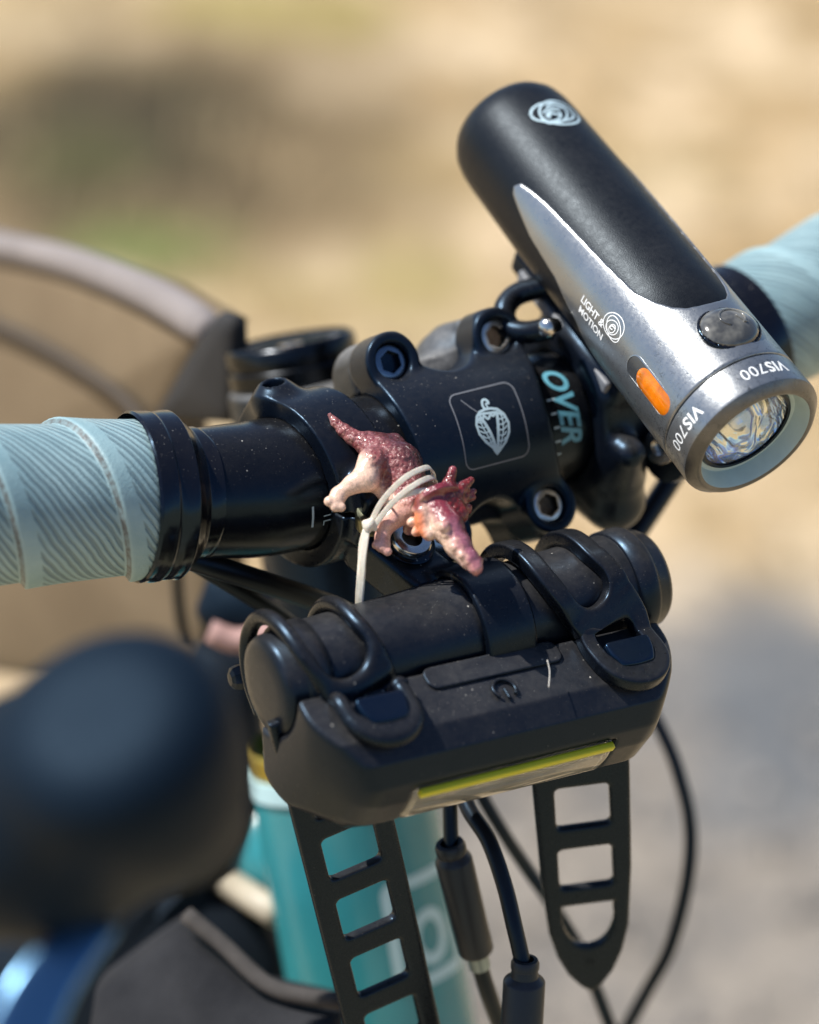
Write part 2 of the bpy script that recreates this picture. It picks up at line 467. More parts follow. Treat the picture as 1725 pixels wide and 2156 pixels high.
# ------------------------------------------------------------------ ground
def ground_material():
    t = NT('dry_grass_and_gravel'); v = t.coord('Object')
    big = t.noise(v, 1.15, 3, .5, .3); mid = t.noise(v, 4.2, 4, .6); fine = t.noise(v, 40, 6, .7)
    grass = t.mix(t.ramp(mid, (.40, 0.), (.60, 1.)), (.46, .32, .165), (.76, .60, .40))
    grass = t.mix(t.ramp(big, (.50, 0.), (.70, .5)), grass, (.40, .33, .13))
    er, ef = np.array([XC[0], XC[1]]), np.array([-ZC[0], -ZC[1]]); ef = ef / np.linalg.norm(ef)
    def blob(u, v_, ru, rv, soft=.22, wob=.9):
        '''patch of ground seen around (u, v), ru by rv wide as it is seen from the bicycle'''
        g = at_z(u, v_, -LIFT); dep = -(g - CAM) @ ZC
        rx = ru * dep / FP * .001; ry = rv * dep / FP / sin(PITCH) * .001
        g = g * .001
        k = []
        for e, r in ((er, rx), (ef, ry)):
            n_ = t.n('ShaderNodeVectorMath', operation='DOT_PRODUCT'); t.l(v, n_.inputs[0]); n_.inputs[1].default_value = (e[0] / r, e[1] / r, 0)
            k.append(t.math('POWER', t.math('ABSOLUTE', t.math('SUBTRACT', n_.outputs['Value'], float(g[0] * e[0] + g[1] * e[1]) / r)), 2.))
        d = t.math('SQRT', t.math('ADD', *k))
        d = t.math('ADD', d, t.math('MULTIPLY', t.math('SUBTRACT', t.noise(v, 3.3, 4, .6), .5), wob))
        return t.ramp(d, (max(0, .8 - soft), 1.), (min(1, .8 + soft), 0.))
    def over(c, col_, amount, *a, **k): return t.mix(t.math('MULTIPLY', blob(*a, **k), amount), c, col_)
    mott = t.noise(v, 13, 3, .6, .6)
    grass = t.mix(t.ramp(mott, (.38, .55), (.60, 0.)), grass, (.30, .215, .10))
    dark_brown = t.mix(t.ramp(mid, (.3, 0.), (.7, 1.)), (.030, .030, .017), (.070, .056, .036))  # darkest brown tone, for the patch at far left
    mid_brown = t.mix(t.ramp(fine, (.3, 0.), (.7, 1.)), (.15, .108, .058), (.25, .185, .105))  # brown tone for the wide left patch and smaller ones
    moss = t.mix(t.ramp(fine, (.3, 0.), (.7, 1.)), (.10, .125, .035), (.22, .235, .09))
    straw = t.mix(t.ramp(fine, (.3, 0.), (.7, 1.)), (.26, .21, .06), (.42, .35, .13))
    c = over(grass, mid_brown, 1., 380, 300, 800, 520, soft=.38, wob=1.3)
    c = over(c, dark_brown, .9, 215, 270, 480, 290, soft=.36, wob=1.2)
    c = over(c, mid_brown, .8, 640, 300, 190, 90)
    c = over(c, straw, .85, 600, 30, 330, 100)
    c = over(c, mid_brown, .7, 730, 400, 150, 60)
    c = over(c, moss, .95, 310, 520, 240, 95)
    c = over(c, moss, .22, 170, 330, 200, 120)
    c = over(c, straw, .6, 860, 560, 160, 110)
    c = over(c, straw, .45, 560, 600, 220, 50)
    c = over(c, mid_brown, .35, 1180, 60, 120, 50)
    gr1 = t.mix(t.ramp(t.noise(v, 9, 5, .7), (.3, 0.), (.7, 1.)), (.20, .18, .155), (.36, .315, .26))
    gr2 = t.mix(t.ramp(t.noise(v, 9, 5, .7), (.3, 0.), (.7, 1.)), (.10, .115, .13), (.18, .185, .185))
    c = over(c, gr1, 1., 1450, 1750, 900, 640, soft=.15)
    c = over(c, gr2, .9, 1680, 1480, 330, 240)
    c = over(c, gr2, .6, 1560, 1700, 200, 60)
    c = over(c, gr2, .5, 1330, 1430, 160, 120)
    c = t.mix(t.math('MULTIPLY', blob(1500, 1750, 900, 640), t.ramp(t.noise(v, 17, 3, .6), (.50, 0.), (.62, .6))), c, (.11, .115, .12))
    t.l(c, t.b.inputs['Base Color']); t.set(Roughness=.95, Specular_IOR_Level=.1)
    t.bump(t.noise(v, 60, 6, .7), .6, .02)
    return t.m
def build_ground():
    n = 90
    gx = np.concatenate([[-60000, -25000, -10000, -5000], np.linspace(-2500, 5500, n), [9000, 15000, 30000, 60000]])
    gy = np.concatenate([[-60000, -25000, -10000, -4500], np.linspace(-1500, 6500, n), [10000, 16000, 30000, 60000]])
    V = np.array([(x, y, -LIFT + (14 * sin(x * .0031) * cos(y * .0027) + rng.normal() * 5 if abs(x) < 6000 and abs(y) < 7000 else 0)) for x in gx for y in gy])
    k = len(gy)
    F = np.array([(i * k + j, (i + 1) * k + j, (i + 1) * k + j + 1, i * k + j + 1) for i in range(len(gx) - 1) for j in range(k - 1)])
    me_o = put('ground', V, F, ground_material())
    # keep object coordinates in metres with the bicycle below the origin
    c = V.mean(0)
    me = me_o.data
    me.transform(Matrix.Translation((c[0] * .001, c[1] * .001, (c[2] + LIFT) * .001)))
    me_o.location = (0, 0, 0)
    me_o['kind'] = 'structure'
    # gravel stones and dry grass tufts
    V = []; F = []; cube = np.array([(0, 0, 1), (1, 0, 0), (0, 1, 0), (-1, 0, 0), (0, -1, 0), (0, 0, -1)], float)
    cf = [(0, 1, 2), (0, 2, 3), (0, 3, 4), (0, 4, 1), (5, 2, 1), (5, 3, 2), (5, 4, 3), (5, 1, 4)]
    for i in range(2600):
        p = np.array([rng.uniform(-200, 2300), rng.uniform(300, 2000), -LIFT + rng.uniform(0, 6)])
        if rng.random() > 1.2 - ((p[0] - 750) / 1000) ** 2 - ((p[1] - 750) / 800) ** 2: continue
        s = rng.uniform(4, 14); R = cube * (1 + rng.normal(0, .22, (6, 3))) * s * np.array([1, .8, .6])
        a = rng.uniform(0, 6.28); c_, s_ = cos(a), sin(a)
        R = R @ np.array([[c_, -s_, 0], [s_, c_, 0], [0, 0, 1]]).T
        b = len(V); V += list(R + p); F += [tuple(q + b for q in f) for f in cf]
    g = put('gravel', V, F, plain('grey_gravel', (.27, .24, .205), .9, 0, .45, 30), smooth=False)
    g['kind'] = 'stuff'; g['label'] = 'loose grey gravel scattered over the ground at lower right'
    V = []; F = []
    for i in range(1500):
        c0 = np.array([rng.uniform(300, 3200), rng.uniform(1300, 5200), -LIFT])
        for b_ in range(5):
            p = c0 + np.array([rng.normal(0, 14), rng.normal(0, 14), 0]); h = rng.uniform(25, 80)
            d = np.array([rng.normal(0, .45), rng.normal(0, .45), 1]); w = nrm([rng.normal(), rng.normal(), 0]) * rng.uniform(1.2, 2.4)
            b = len(V); V += [p - w, p + w, p + d * h * .6 + w * .7, p + d * h * .6 - w * .7, p + d * h * np.array([1.5, 1.5, 1])]
            F += [(b, b + 1, b + 2, b + 3), (b + 3, b + 2, b + 4)]
    g = put('dry_grass', V, F, plain('straw', (.46, .35, .19), .8, 0, .35, 6), smooth=False)
    g['kind'] = 'stuff'; g['label'] = 'short dry straw coloured grass on the ground'
build_ground()

# ------------------------------------------------------------------ bicycle
bike = empty('bicycle', (0, 0, -LIFT), 'bicycle with pale blue wrapped drop bar, black stem and teal frame', 'bicycle')

# handlebar centre line: straight through the clamp, then rising and sweeping back a little
def bar_side(sg, L=230):
    P = [np.array([sg * 40., 0, 0]), np.array([sg * 52., .5, .4]), np.array([sg * 60., 1.1, 1.5])]
    d = np.array([sg * .978, .105, .138])
    if sg > 0: d = np.array([sg * .978, .10, .17])
    for s in (12, 40, 80, 130, L): P.append(P[2] + d * s)
    return np.array(P)
barL = resample(bar_side(-1), 1.5); barR = resample(bar_side(1), 1.5)
def bar_radius(P): return np.interp(np.abs(P[:, 0]), [0, 52, 78, 400], [15.9, 15.9, 14.2, 13.6])
full = np.vstack([barL[::-1], resample(np.array([[-38.5, 0, 0], [38.5, 0, 0]]), 2), barR])
V, F = tube(full, bar_radius(full), 56)
handlebar = put('handlebar', V, F, M['bar'], bike)

def wrap_tape(P, s0, s1, pitch, phase):
    """bar tape: overlapping helical turns, each with a raised edge"""
    T, U, W = frames(P); s = np.r_[0, np.cumsum(np.linalg.norm(np.diff(P, axis=0), axis=1))]
    ns = int((s1 - s0) / .55); nf = 140
    ss = np.linspace(s0, s1, ns); ph = np.linspace(-pi, pi, nf)
    ip = lambda A: np.stack([np.interp(ss, s, A[:, k]) for k in range(3)], 1)
    C = ip(P); Uu = ip(U); Ww = ip(W); r0 = np.interp(ss, s, bar_radius(P))
    V = []; UV = []
    for i in range(ns):
        q = (ss[i] / pitch - ph / (2 * pi) * 1.2 + phase)
        fr = q - np.floor(q)
        bump = 1.05 * fr ** 1.3 * np.clip((1 - fr) * 22, 0, 1)
        rr = r0[i] + 3.2 + bump * 1.6 + .12 * np.sin(ph * 3 + ss[i] * .2)
        V.append(C[i] + rr[:, None] * (np.cos(ph)[:, None] * Uu[i] + np.sin(ph)[:, None] * Ww[i]))
        UV.append(np.stack([np.full(nf, ss[i]), ph * 17.5], 1) * .01)
    F = np.array([(i * nf + j, i * nf + j + 1, (i + 1) * nf + j + 1, (i + 1) * nf + j) for i in range(ns - 1) for j in range(nf - 1)])
    return np.vstack(V), F, np.vstack(UV)
def tape_material(pitch, phase, sg):
    t = NT('pale_blue_bar_tape')
    uv = t.n('ShaderNodeUVMap'); uv.uv_map = 'uv'; sp = t.n('ShaderNodeSeparateXYZ'); t.l(uv.outputs[0], sp.inputs[0])
    s = t.math('MULTIPLY', sp.outputs[0], 100.); a = t.math('MULTIPLY', sp.outputs[1], 100.)
    v = t.coord('Object')
    q = t.math('FRACT', t.math('ADD', t.math('SUBTRACT', t.math('MULTIPLY', s, 1 / pitch), t.math('MULTIPLY', a, 1.2 / (2 * pi * 17.5))), phase + 40.))
    wob = t.math('MULTIPLY', t.math('SUBTRACT', t.noise(v, 90, 2, .5), .5), 1.6)
    ph = t.math('ADD', t.math('ADD', t.math('MULTIPLY', s, .80), t.math('MULTIPLY', a, -sg * .62)), wob)
    st = t.math('SINE', t.math('MULTIPLY', ph, 2 * pi / 1.65))
    st2 = t.math('SINE', t.math('MULTIPLY', ph, 2 * pi / 5.3))
    line = t.ramp(t.math('ADD', t.math('MULTIPLY', st, .34), t.math('MULTIPLY', st2, .16)), (.30, 0.), (.44, 1.))
    line = t.ramp(t.math('ADD', t.math('ADD', t.math('MULTIPLY', st, .30), t.math('MULTIPLY', st2, .12)), .5), (.46, 0.), (.72, 1.))
    mask = t.math('MULTIPLY', t.math('GREATER_THAN', q, .02), t.math('LESS_THAN', q, .80))
    line = t.math('MULTIPLY', line, mask)
    tone = t.mix(t.ramp(t.noise(v, 60, 4, .6), (.3, 0.), (.7, 1.)), (.21, .34, .375), (.31, .45, .475))
    c = t.mix(t.math('MULTIPLY', line, .72), tone, (.115, .18, .21))
    edge = t.math('GREATER_THAN', q, .965)
    c = t.mix(t.math('MULTIPLY', edge, t.ramp(t.noise(v, 700, 3, .6), (.35, .4), (.6, 1.))), c, (.10, .11, .11))
    t.l(c, t.b.inputs['Base Color']); t.set(Roughness=.46, Specular_IOR_Level=.4)
    h = t.math('ADD', t.math('MULTIPLY', line, -.5), t.math('MULTIPLY', t.noise(v, 1800, 3, .6), .25))
    t.bump(h, .9, .0008)
    return t.m
for sg, P, s0 in ((-1, barL, 34.), (1, barR, 40.)):
    pitch, phase = 24.5, (.62 if sg < 0 else .3)
    V, F, UV = wrap_tape(P, s0, 200., pitch, phase)
    put('bar_tape', V, F if sg < 0 else F[:, ::-1], tape_material(pitch, phase, 1), bike, uv=UV)
    # black finishing tape holding the wrap's end
    T, U, W = frames(P); s = np.r_[0, np.cumsum(np.linalg.norm(np.diff(P, axis=0), axis=1))]
    e0 = 26. if sg < 0 else 14.
    e1 = 43. if sg < 0 else 50.
    ns, nf = 70, 150
    ss = np.linspace(e0, e1, ns); ph = np.linspace(0, 2 * pi, nf, endpoint=False)
    ip = lambda A: np.stack([np.interp(ss, s, A[:, k]) for k in range(3)], 1)
    C, Uu, Ww = ip(P), ip(U), ip(W); r0 = np.interp(ss, s, bar_radius(P))
    V = []
    for i in range(ns):
        x = ss[i]
        edge = e0 + 1.2 * np.sin(ph * 2 + .6)
        lift = np.clip((x - edge) / .5, 0, 1) * .35 + np.clip((x - (e0 + 4.2 + .8 * np.sin(ph + 2.))) / .4, 0, 1) * .3
        lift += 4.2 * np.clip((x - (s0 - 4.6)) / 4.2, 0, 1) + np.clip((x - (s0 + 4)) / .4, 0, 1) * .4
        lift += .10 * np.sin(x * 1.9 + 2 * np.sin(ph * 2)) * np.clip((-np.cos(ph)), 0, 1) + .08 * np.sin(x * .9 + ph * 3)
        lift *= 1. if x < e1 - .3 else .9
        V.append(C[i] + (r0[i] + .05 + lift)[:, None] * (np.cos(ph)[:, None] * Uu[i] + np.sin(ph)[:, None] * Ww[i]))
    V = np.vstack(V)
    F = np.array([(i * nf + j, i * nf + (j + 1) % nf, (i + 1) * nf + (j + 1) % nf, (i + 1) * nf + j) for i in range(ns - 1) for j in range(nf)])
    put('finishing_tape', V, F, M['tape_black'], bike)

# print on the bar
def on_bar(x, a, lift=.08):
    """x along the bar, a = angle below the top towards the front (radians)"""
    r = 15.9 + lift
    return np.stack([x, -r * np.sin(a), r * np.cos(a)], -1)
def bar_print(name, V2, F, x0, a0, mat, rot=0):
    V2 = np.asarray(V2); c, s = cos(rot), sin(rot)
    x = x0 + V2[:, 0] * c - V2[:, 1] * s; y = V2[:, 0] * s + V2[:, 1] * c
    put(name, on_bar(x, a0 - y / 15.9), F, mat, handlebar)
V2, F = strokes([[(0, 2.6), (0, 0), (0, -2.9)]], .55)
bar_print('alignment_mark', V2, F, -46.4, radians(94), M['print'])
V2, F = letters('TL', 3.4); bar_print('bar_lettering', V2, F, -42.6, radians(99), M['print'], -pi / 2)
V2, F = letters('OVER', 7.8, .20, shear=.3); bar_print('bar_logo', V2, F, 23.8, radians(52), M['print_teal'], -pi / 2)
ticks = strokes([[(0, y), (1.6 if i else 2.4, y)] for i, y in enumerate((8, 4.6, 1.2, -2.2, -5.6))], .45)
bar_print('scale_marks', ticks[0], ticks[1], 19.4, radians(76), M['print'])

# stem face plate and stem body
TH = radians(30); FN = np.array([0, -cos(TH), sin(TH)]); FE = np.array([0, sin(TH), cos(TH)])
def k_out(y):
    r = np.sqrt(np.maximum(20.3 ** 2 - y ** 2, 0.01))
    fl = np.where(y > 0, 8.8, 11.5)
    return np.log(np.exp((r) / 2.2) + np.exp(fl / 2.2)) * 2.2 - .25
def plate_outline(x, y):
    d = rect2(x, y, 20.7, 28.2, 7.5)
    d = smax(d, -(np.sqrt(x ** 2 + ((np.abs(y) - 27.5) / 1.15) ** 2) - 10.0), 2.5)
    d = smax(d, -(np.sqrt((x + 34.5) ** 2 + (y * .8) ** 2) - 13.8), 4)
    return smax(d, -(np.sqrt((x - 36.) ** 2 + (y * .72) ** 2) - 19.6), 4)
def f_plate(P):
    x, y, k = P[:, 0], P[:, 1], P[:, 2]
    d = plate_outline(x, y)
    top = (k - k_out(y)) * .8
    d = smax(d, top, 1.0)
    d = smax(d, 1.0 - k, .8)
    d = np.maximum(d, 15.95 - np.sqrt(y * y + k * k))
    for sx in (-1, 1):
        for yy, kk in ((21.5, 8.8), (-20.5, 12.5)):
            d = smin(d, s_cyl(P, np.array([sx * 14.6, yy, kk / 2 + .5]), Z, 6.9, kk / 2 + .8, .8), 1.6)
            hole = np.sqrt((x - sx * 14.6) ** 2 + (y - yy) ** 2) - 4.5
            d = smax(d, -np.maximum(hole, (kk - 2.6) - k), .8)
    return d
loc2w = lambda V: V[:, :1] * X + V[:, 1:2] * FE + V[:, 2:3] * FN
V, F = surf(f_plate, (-24, -32, -1), (24, 32, 24), .5)
plate = put('faceplate', loc2w(V), F, M['stem'], bike)
def hexbolt(c, d, R, name, parent, up=Z, hexr=.52, head=3.0, mat='steel'):
    d = nrm(d); mb = MB()
    prof = [(-head, R * .9), (-head * .3, R), (-.25, R), (0, R * .86), (0, R * hexr * 1.12)]
    V, F = lathe(c, d, prof, 36, up); mb.add(V, F)
    o = mb.put(name, M[mat], parent, sharp=40)
    u = nrm(np.cross(d, X) if abs(d @ X) < .9 else np.cross(d, Y)); w = np.cross(d, u)
    ring = []
    for lev, rr in ((0.0, 1.12), (-.3, 1.0), (-2.2, 1.0)):
        for i in range(6):
            a = i * pi / 3 + .3; ring.append(c + d * lev + (u * cos(a) + w * sin(a)) * R * hexr * rr)
    F = []
    for L in range(2):
        for i in range(6): F.append((L * 6 + i, L * 6 + (i + 1) % 6, (L + 1) * 6 + (i + 1) % 6, (L + 1) * 6 + i))
    F.append(tuple(range(12, 18)))
    return o, np.array(ring), F
for sx in (-1, 1):
    for yy, kk in ((21.5, 8.8), (-20.5, 12.5)):
        c = sx * 14.6 * X + yy * FE + (kk - .5) * FN
        mb = MB()
        hv, hf = lathe(c, FN, [(-3, 3.4), (-.5, 4.2), (0, 4.1), (.25, 3.5), (.2, 2.65), (-1.8, 2.4), (-1.9, .01)], 36)
        mb.add(hexed(hv, (4, 5), 36, c), hf)
        o = put('bolt', np.vstack(mb.V), mb.F, M['blued'] if (sx < 0 and yy > 0) else M['steel'], plate, sharp=35)
        o.data.materials.append(M['gloss'] if (sx < 0 and yy > 0) else M['socket'])
        for pg in o.data.polygons[4 * 36:]: pg.material_index = 1
# emblem on the plate: rounded frame and a pepper drawn with a cobweb of lines
def on_plate(V2, x0=.9, y0=1.2, lift=.12):
    x = V2[:, 0] + x0; y = V2[:, 1] + y0
    return x[:, None] * X + y[:, None] * FE + (k_out(y) + lift)[:, None] * FN
shear = lambda V2: np.stack([V2[:, 0] + .03 * V2[:, 1], V2[:, 1]], 1)
fr = roundrect(8.7, 9.0, 2.2)
V2, F = strokes([(fr, True, .32), ([(-5.7, 7.4), (-3.9, 4.9), (-2.7, 3.6)], False, .26)], .3)
put('emblem_frame', on_plate(shear(V2)), F, M['print_grey'], plate)
L = []
body = np.array([(-.1, -6.9), (-1.0, -5.2), (-2.6, -3.6), (-3.9, -1.4), (-4.1, .8), (-3.4, 2.6), (-2.2, 3.6), (-.6, 3.9), (.8, 3.8), (2.4, 3.3), (3.7, 1.8), (4.3, -.4), (3.9, -2.6), (2.6, -4.6), (1.0, -5.9)])
L.append((densify(body, .5), True, .62))
L.append(([(-2.6, 2.6), (-1.6, .2), (-.7, -3.0), (-.1, -6.4)], False, .75))
L.append(([(2.0, 2.2), (1.5, -.2), (.8, -3.2), (.1, -6.4)], False, .75))
for k in range(5):
    y = 1.3 - k * 1.25
    L.append(([(-4.0 + .28 * k * k * .35, y + .5), (-2.9 + .2 * k, y - .25), (-1.7 + .27 * k, y - .1)], False, .34))
    L.append(([(4.1 - .26 * k * k * .35, y + .2), (3.0 - .2 * k, y - .5), (1.6 - .25 * k, y - .25)], False, .34))
L.append(([(-3.0, 2.4), (-2.5, -.4), (-1.5, -3.2), (-.5, -6)], False, .34)); L.append(([(3.0, 2.4), (2.8, -.6), (1.9, -3.4), (.6, -6)], False, .34))
L.append(([(-3.6, 2.0), (-2.2, 1.6), (-1.5, 2.5), (-.7, 1.5), (.2, 2.3), (1.0, 1.9), (1.7, 2.6), (3.4, 1.6)], False, .6))
L.append(([(-3.3, 2.9), (-1.5, 3.0), (.3, 2.8), (2.4, 2.6)], False, .6))
L.append(([(-.5, 3.7), (-.9, 4.8), (-.5, 6.0), (.4, 6.1), (.9, 5.4), (.6, 4.9)], False, .6)); L.append(([(.3, 3.7), (.1, 4.7), (.1, 5.3), (.6, 5.0)], False, .4))
V2, F = strokes([(resample(np.array(a, float), .35) if not c else a, c, w) for a, c, w in L], .4)
put('emblem', on_plate(shear(V2)), F, M['print'], plate)

ST = radians(25); SD = np.array([0, -cos(ST), sin(ST)]); ST_L = 79.
HA = np.array([0, sin(radians(19)), cos(radians(19))]); SC = -ST_L * SD
SU = np.cross(X, SD); SU = SU if SU[2] > 0 else -SU
def f_stem(P):
    L = np.stack([P[:, 0], P @ FE, P @ FN], 1); x, y, k = L.T
    d = smax(plate_outline(x, y), smax(k - 0.2, -13 - k, 1.), 2.5)
    barrel = smax(np.sqrt(y * y + k * k) - 20.6, np.abs(x) - 20.3, 2.5)
    barrel = np.maximum(barrel, k - .2)
    d = smin(d, barrel, 3.0)
    for sx in (-1, 1):
        lug = s_ell(L, np.array([sx * 10.5, 16.0, -10.0]), np.eye(3), (9.5, 11.5, 12.5))
        d = smin(d, smax(lug, k + .4, 1.), 2.5)
    neck = s_cone(P, -8 * SD, SC * .97, 17.0, 15.5)
    d = smin(d, smax(neck, k + 2, 2), 7)
    d = smin(d, s_cyl(P, SC, HA, 18.5, 20, 2.0), 5)
    d = np.maximum(d, 15.95 - np.sqrt(P[:, 1] ** 2 + P[:, 2] ** 2))
    return d
V, F = surf(f_stem, (-24, -24, -62), (24, 102, 36), .8)
stem = put('stem', V, F, M['stem_body'], bike)

# stack above and below the stem
TC = SC + HA * 20.2
cap_shift = np.array([2.0, 0, 0])
V, F = lathe(TC, HA, [(0, 17.2), (.6, 17.6), (4.6, 17.6), (5.0, 17.2), (5.0, 14.4), (0, 14.4)], 64, closed=True)
put('spacer_ring', V, F, M['rim_black'], bike, sharp=30)
V, F = lathe(TC + HA * 5.2, HA, [(5.4, 15.9), (5.0, 15.2), (4.8, 13.2), (4.6, 9.0), (4.2, 4.6), (2.2, 4.2), (2.2, .01)], 72)
cap = put('top_cap', V, F, M['cap'], bike, sharp=50)
V, F = lathe(TC + HA * 5.2, HA, [(0, 16.6), (1.0, 16.6), (1.4, 17.4), (4.6, 17.4), (5.6, 16.9), (5.9, 16.3), (5.4, 15.7)], 72)
put('cap_rim', V, F, M['rim_black'], cap, sharp=50)
V, F = lathe(TC + HA * 8.6, HA, [(-1, 3.6), (.6, 3.6), (1.2, 3.2), (1.2, 2.0), (-.6, 1.8), (-.6, .01)], 30)
put('bolt', V, F, M['steel'], cap, sharp=35)
# small raised marks round the cap's rim
V = []; F = []
u0 = nrm(X - (X @ HA) * HA); w0 = np.cross(HA, u0)
for i in range(26):
    a = i / 26 * 2 * pi; p = TC + HA * 10.35 + (u0 * cos(a) + w0 * sin(a)) * 12.6
    ra = u0 * cos(a) + w0 * sin(a); ta = np.cross(HA, ra); b = len(V)
    wv = .45 + .4 * ((i * 7) % 3) / 2
    V += [p + ra * 1.3 + ta * wv, p + ra * 1.3 - ta * wv, p - ra * 1.3 - ta * wv, p - ra * 1.3 + ta * wv]; F.append((b, b + 1, b + 2, b + 3))
put('rim_lettering', V, F, M['print_grey'], cap, smooth=False)
V, F = lathe(SC, HA, [(-66, 17.5), (-20.4, 17.5)], 48)
put('steerer_spacers', V, F, M['anodized'], bike)
HT = SC + np.array([-7.5, 0, 0])
V, F = lathe(HT - HA * 75, HA, [(0, 23.5), (-1, 24.5), (-6, 24.5), (-7, 23.8)], 56)
put('headset_cup', V, F, M['gold'], bike, sharp=30)
V, F = lathe(HT - HA * 68.4, HA, [(8, 20), (6, 23), (2, 24.6), (0, 25.2)], 56)
V, F = lathe(HT - HA * 82, HA, [(0, 23.8), (0, 25.2), (-5, 25.2), (-5.2, 24.6), (-150, 24.6)], 64)
head = put('head_tube', V, F, M['teal_paint'], bike, sharp=40)
V, F = lathe(HT - HA * 82.2, HA, [(.4, 24.0), (.4, 25.5), (-5.0, 25.5), (-5.0, 24.7)], 64)
put('rim_band', V, F, M['pale_decal'], head, sharp=40)
def on_head(V2, phi0, t0, r=24.75):
    ang = phi0 + V2[:, 0] / 24.6
    u = nrm(-Y - (-Y @ HA) * HA); w = np.cross(u, HA); w = w if w[0] > 0 else -w
    return HT + (t0 + V2[:, 1])[:, None] * HA + r * (np.cos(ang)[:, None] * u + np.sin(ang)[:, None] * w)
V2, F = strokes([(roundrect(9, 11, 1.5), True, 2.6), (ellipse(0, -2, 4.0, 5.0), True, 2.6)], 2.4)
put('head_badge', on_head(V2 * 1.25, .27, -127), F, M['pale_decal'], head)
V, F = tube(np.array([HT - HA * 112, HT - HA * 112 + np.array([0, 420, -200])]), 16, 40)
put('top_tube', V, F, M['teal_paint'], bike)
V, F = tube(np.array([HT - HA * 232, HT - HA * 232 + np.array([0, 300, -420])]), 22, 40)
put('down_tube', V, F, M['teal_paint'], bike)
a0, b0 = at_depth(470, 1850, 775), at_depth(585, 1925, 735)
V, F = tube(np.array([a0, b0]), 4.0, 16); put('frame_stripe', V, F, M['cream'], bike)
# fork below the head tube
V, F = lathe(HT - HA * 236, HA, [(4, 22), (0, 26), (-26, 24), (-34, 12)], 40); put('fork_crown', V, F, M['gloss'], bike)

# hoses and housings
def hose(pts, r, name='brake_hose', mat='cable', parent=bike, n=18):
    V, F = tube(resample(np.array(pts), 2.0), r, n); return put(name, V, F, M[mat], parent)
hose([at_depth(380, 1170, 622), at_depth(462, 1196, 626), at_depth(560, 1228, 634), at_depth(682, 1271, 648), at_depth(800, 1330, 664), at_depth(900, 1400, 680)], 2.7)
hose([at_depth(400, 1180, 634), at_depth(470, 1222, 640), at_depth(535, 1262, 646), at_depth(610, 1312, 655), at_depth(700, 1400, 668)], 2.0, 'shift_housing')
hose([at_depth(1500, 900, 706), at_depth(1430, 985, 694), at_depth(1368, 1078, 690), at_depth(1310, 1165, 688), at_depth(1240, 1270, 690), at_depth(1150, 1400, 700)], 2.9)
hose([at_depth(985, 1600, 690), at_depth(1017, 1680, 692), at_depth(1061, 1755, 696), at_depth(1109, 1828, 702), at_depth(1160, 1900, 706), at_depth(1216, 1990, 712), at_depth(1250, 2070, 716), at_depth(1300, 2200, 722)], 1.75, 'shift_housing')
hose([at_depth(1340, 1440, 742), at_depth(1395, 1543, 740), at_depth(1428, 1625, 740), at_depth(1453, 1735, 742), at_depth(1448, 1850, 744), at_depth(1413, 1990, 748), at_depth(1366, 2080, 752), at_depth(1300, 2200, 760)], 1.9)

# brake hood in the near left, out of focus, with its lever
def f_hood(P):
    d = s_cone(P, at_depth(250, 1610, 445), at_depth(130, 1690, 455), 19.2, 19.5)
    d = smin(d, s_cone(P, at_depth(265, 1560, 440), at_depth(395, 1730, 462), 17.0, 10.5), 10)
    d = smin(d, s_cone(P, at_depth(60, 1740, 462), at_depth(-160, 1800, 480), 18.5, 17.5), 12)
    fn_ = nrm(-.25 * XC + .62 * YC + .75 * ZC)
    return smax(d, (P - at_depth(250, 1610, 445)) @ fn_ - 16.2, 7)
c = at_depth(200, 1650, 452)
V, F = surf(f_hood, c - 60, c + 60, 1.6)
hood = put('brake_hood', V, F, M['hood'], bike)
V, F = surf(lambda P: s_ell(P, at_depth(305, 1765, 443), [XC, YC, ZC], (6.0, 4.2, 4.5)), at_depth(305, 1765, 443) - 9, at_depth(305, 1765, 443) + 9, .8)
put('lever_pivot', V, F, M['gloss'], hood)
lev = resample(np.array([at_depth(215, 1930, 452), at_depth(150, 2000, 448), at_depth(85, 2090, 444), at_depth(15, 2250, 440)]), 2.5)
T, U, W = frames(lev)
face = nrm(np.array([.02, -.60, .80]))
V = []; nf = 28
for i, p in enumerate(lev):
    w_ = nrm(np.cross(T[i], face)); n_ = np.cross(w_, T[i])
    for j in range(nf):
        a = j / nf * 2 * pi; ca, sa = cos(a), sin(a)
        V.append(p + (w_ * 7.5 * np.sign(ca) * abs(ca) ** .7 + n_ * 2.6 * np.sign(sa) * abs(sa) ** .5) * (.5 + .5 * min(1, i / 14)))
F = [(i * nf + j, i * nf + (j + 1) % nf, (i + 1) * nf + (j + 1) % nf, (i + 1) * nf + j) for i in range(len(lev) - 1) for j in range(nf)]
F += [tuple(range(nf - 1, -1, -1)), tuple((len(lev) - 1) * nf + j for j in range(nf))]
put('brake_lever', V, F, plain('sky_tinted_lever', (.12, .24, .38), .28, 1., .05, 60), hood)  # blue of the reflected sky is put into the metal colour
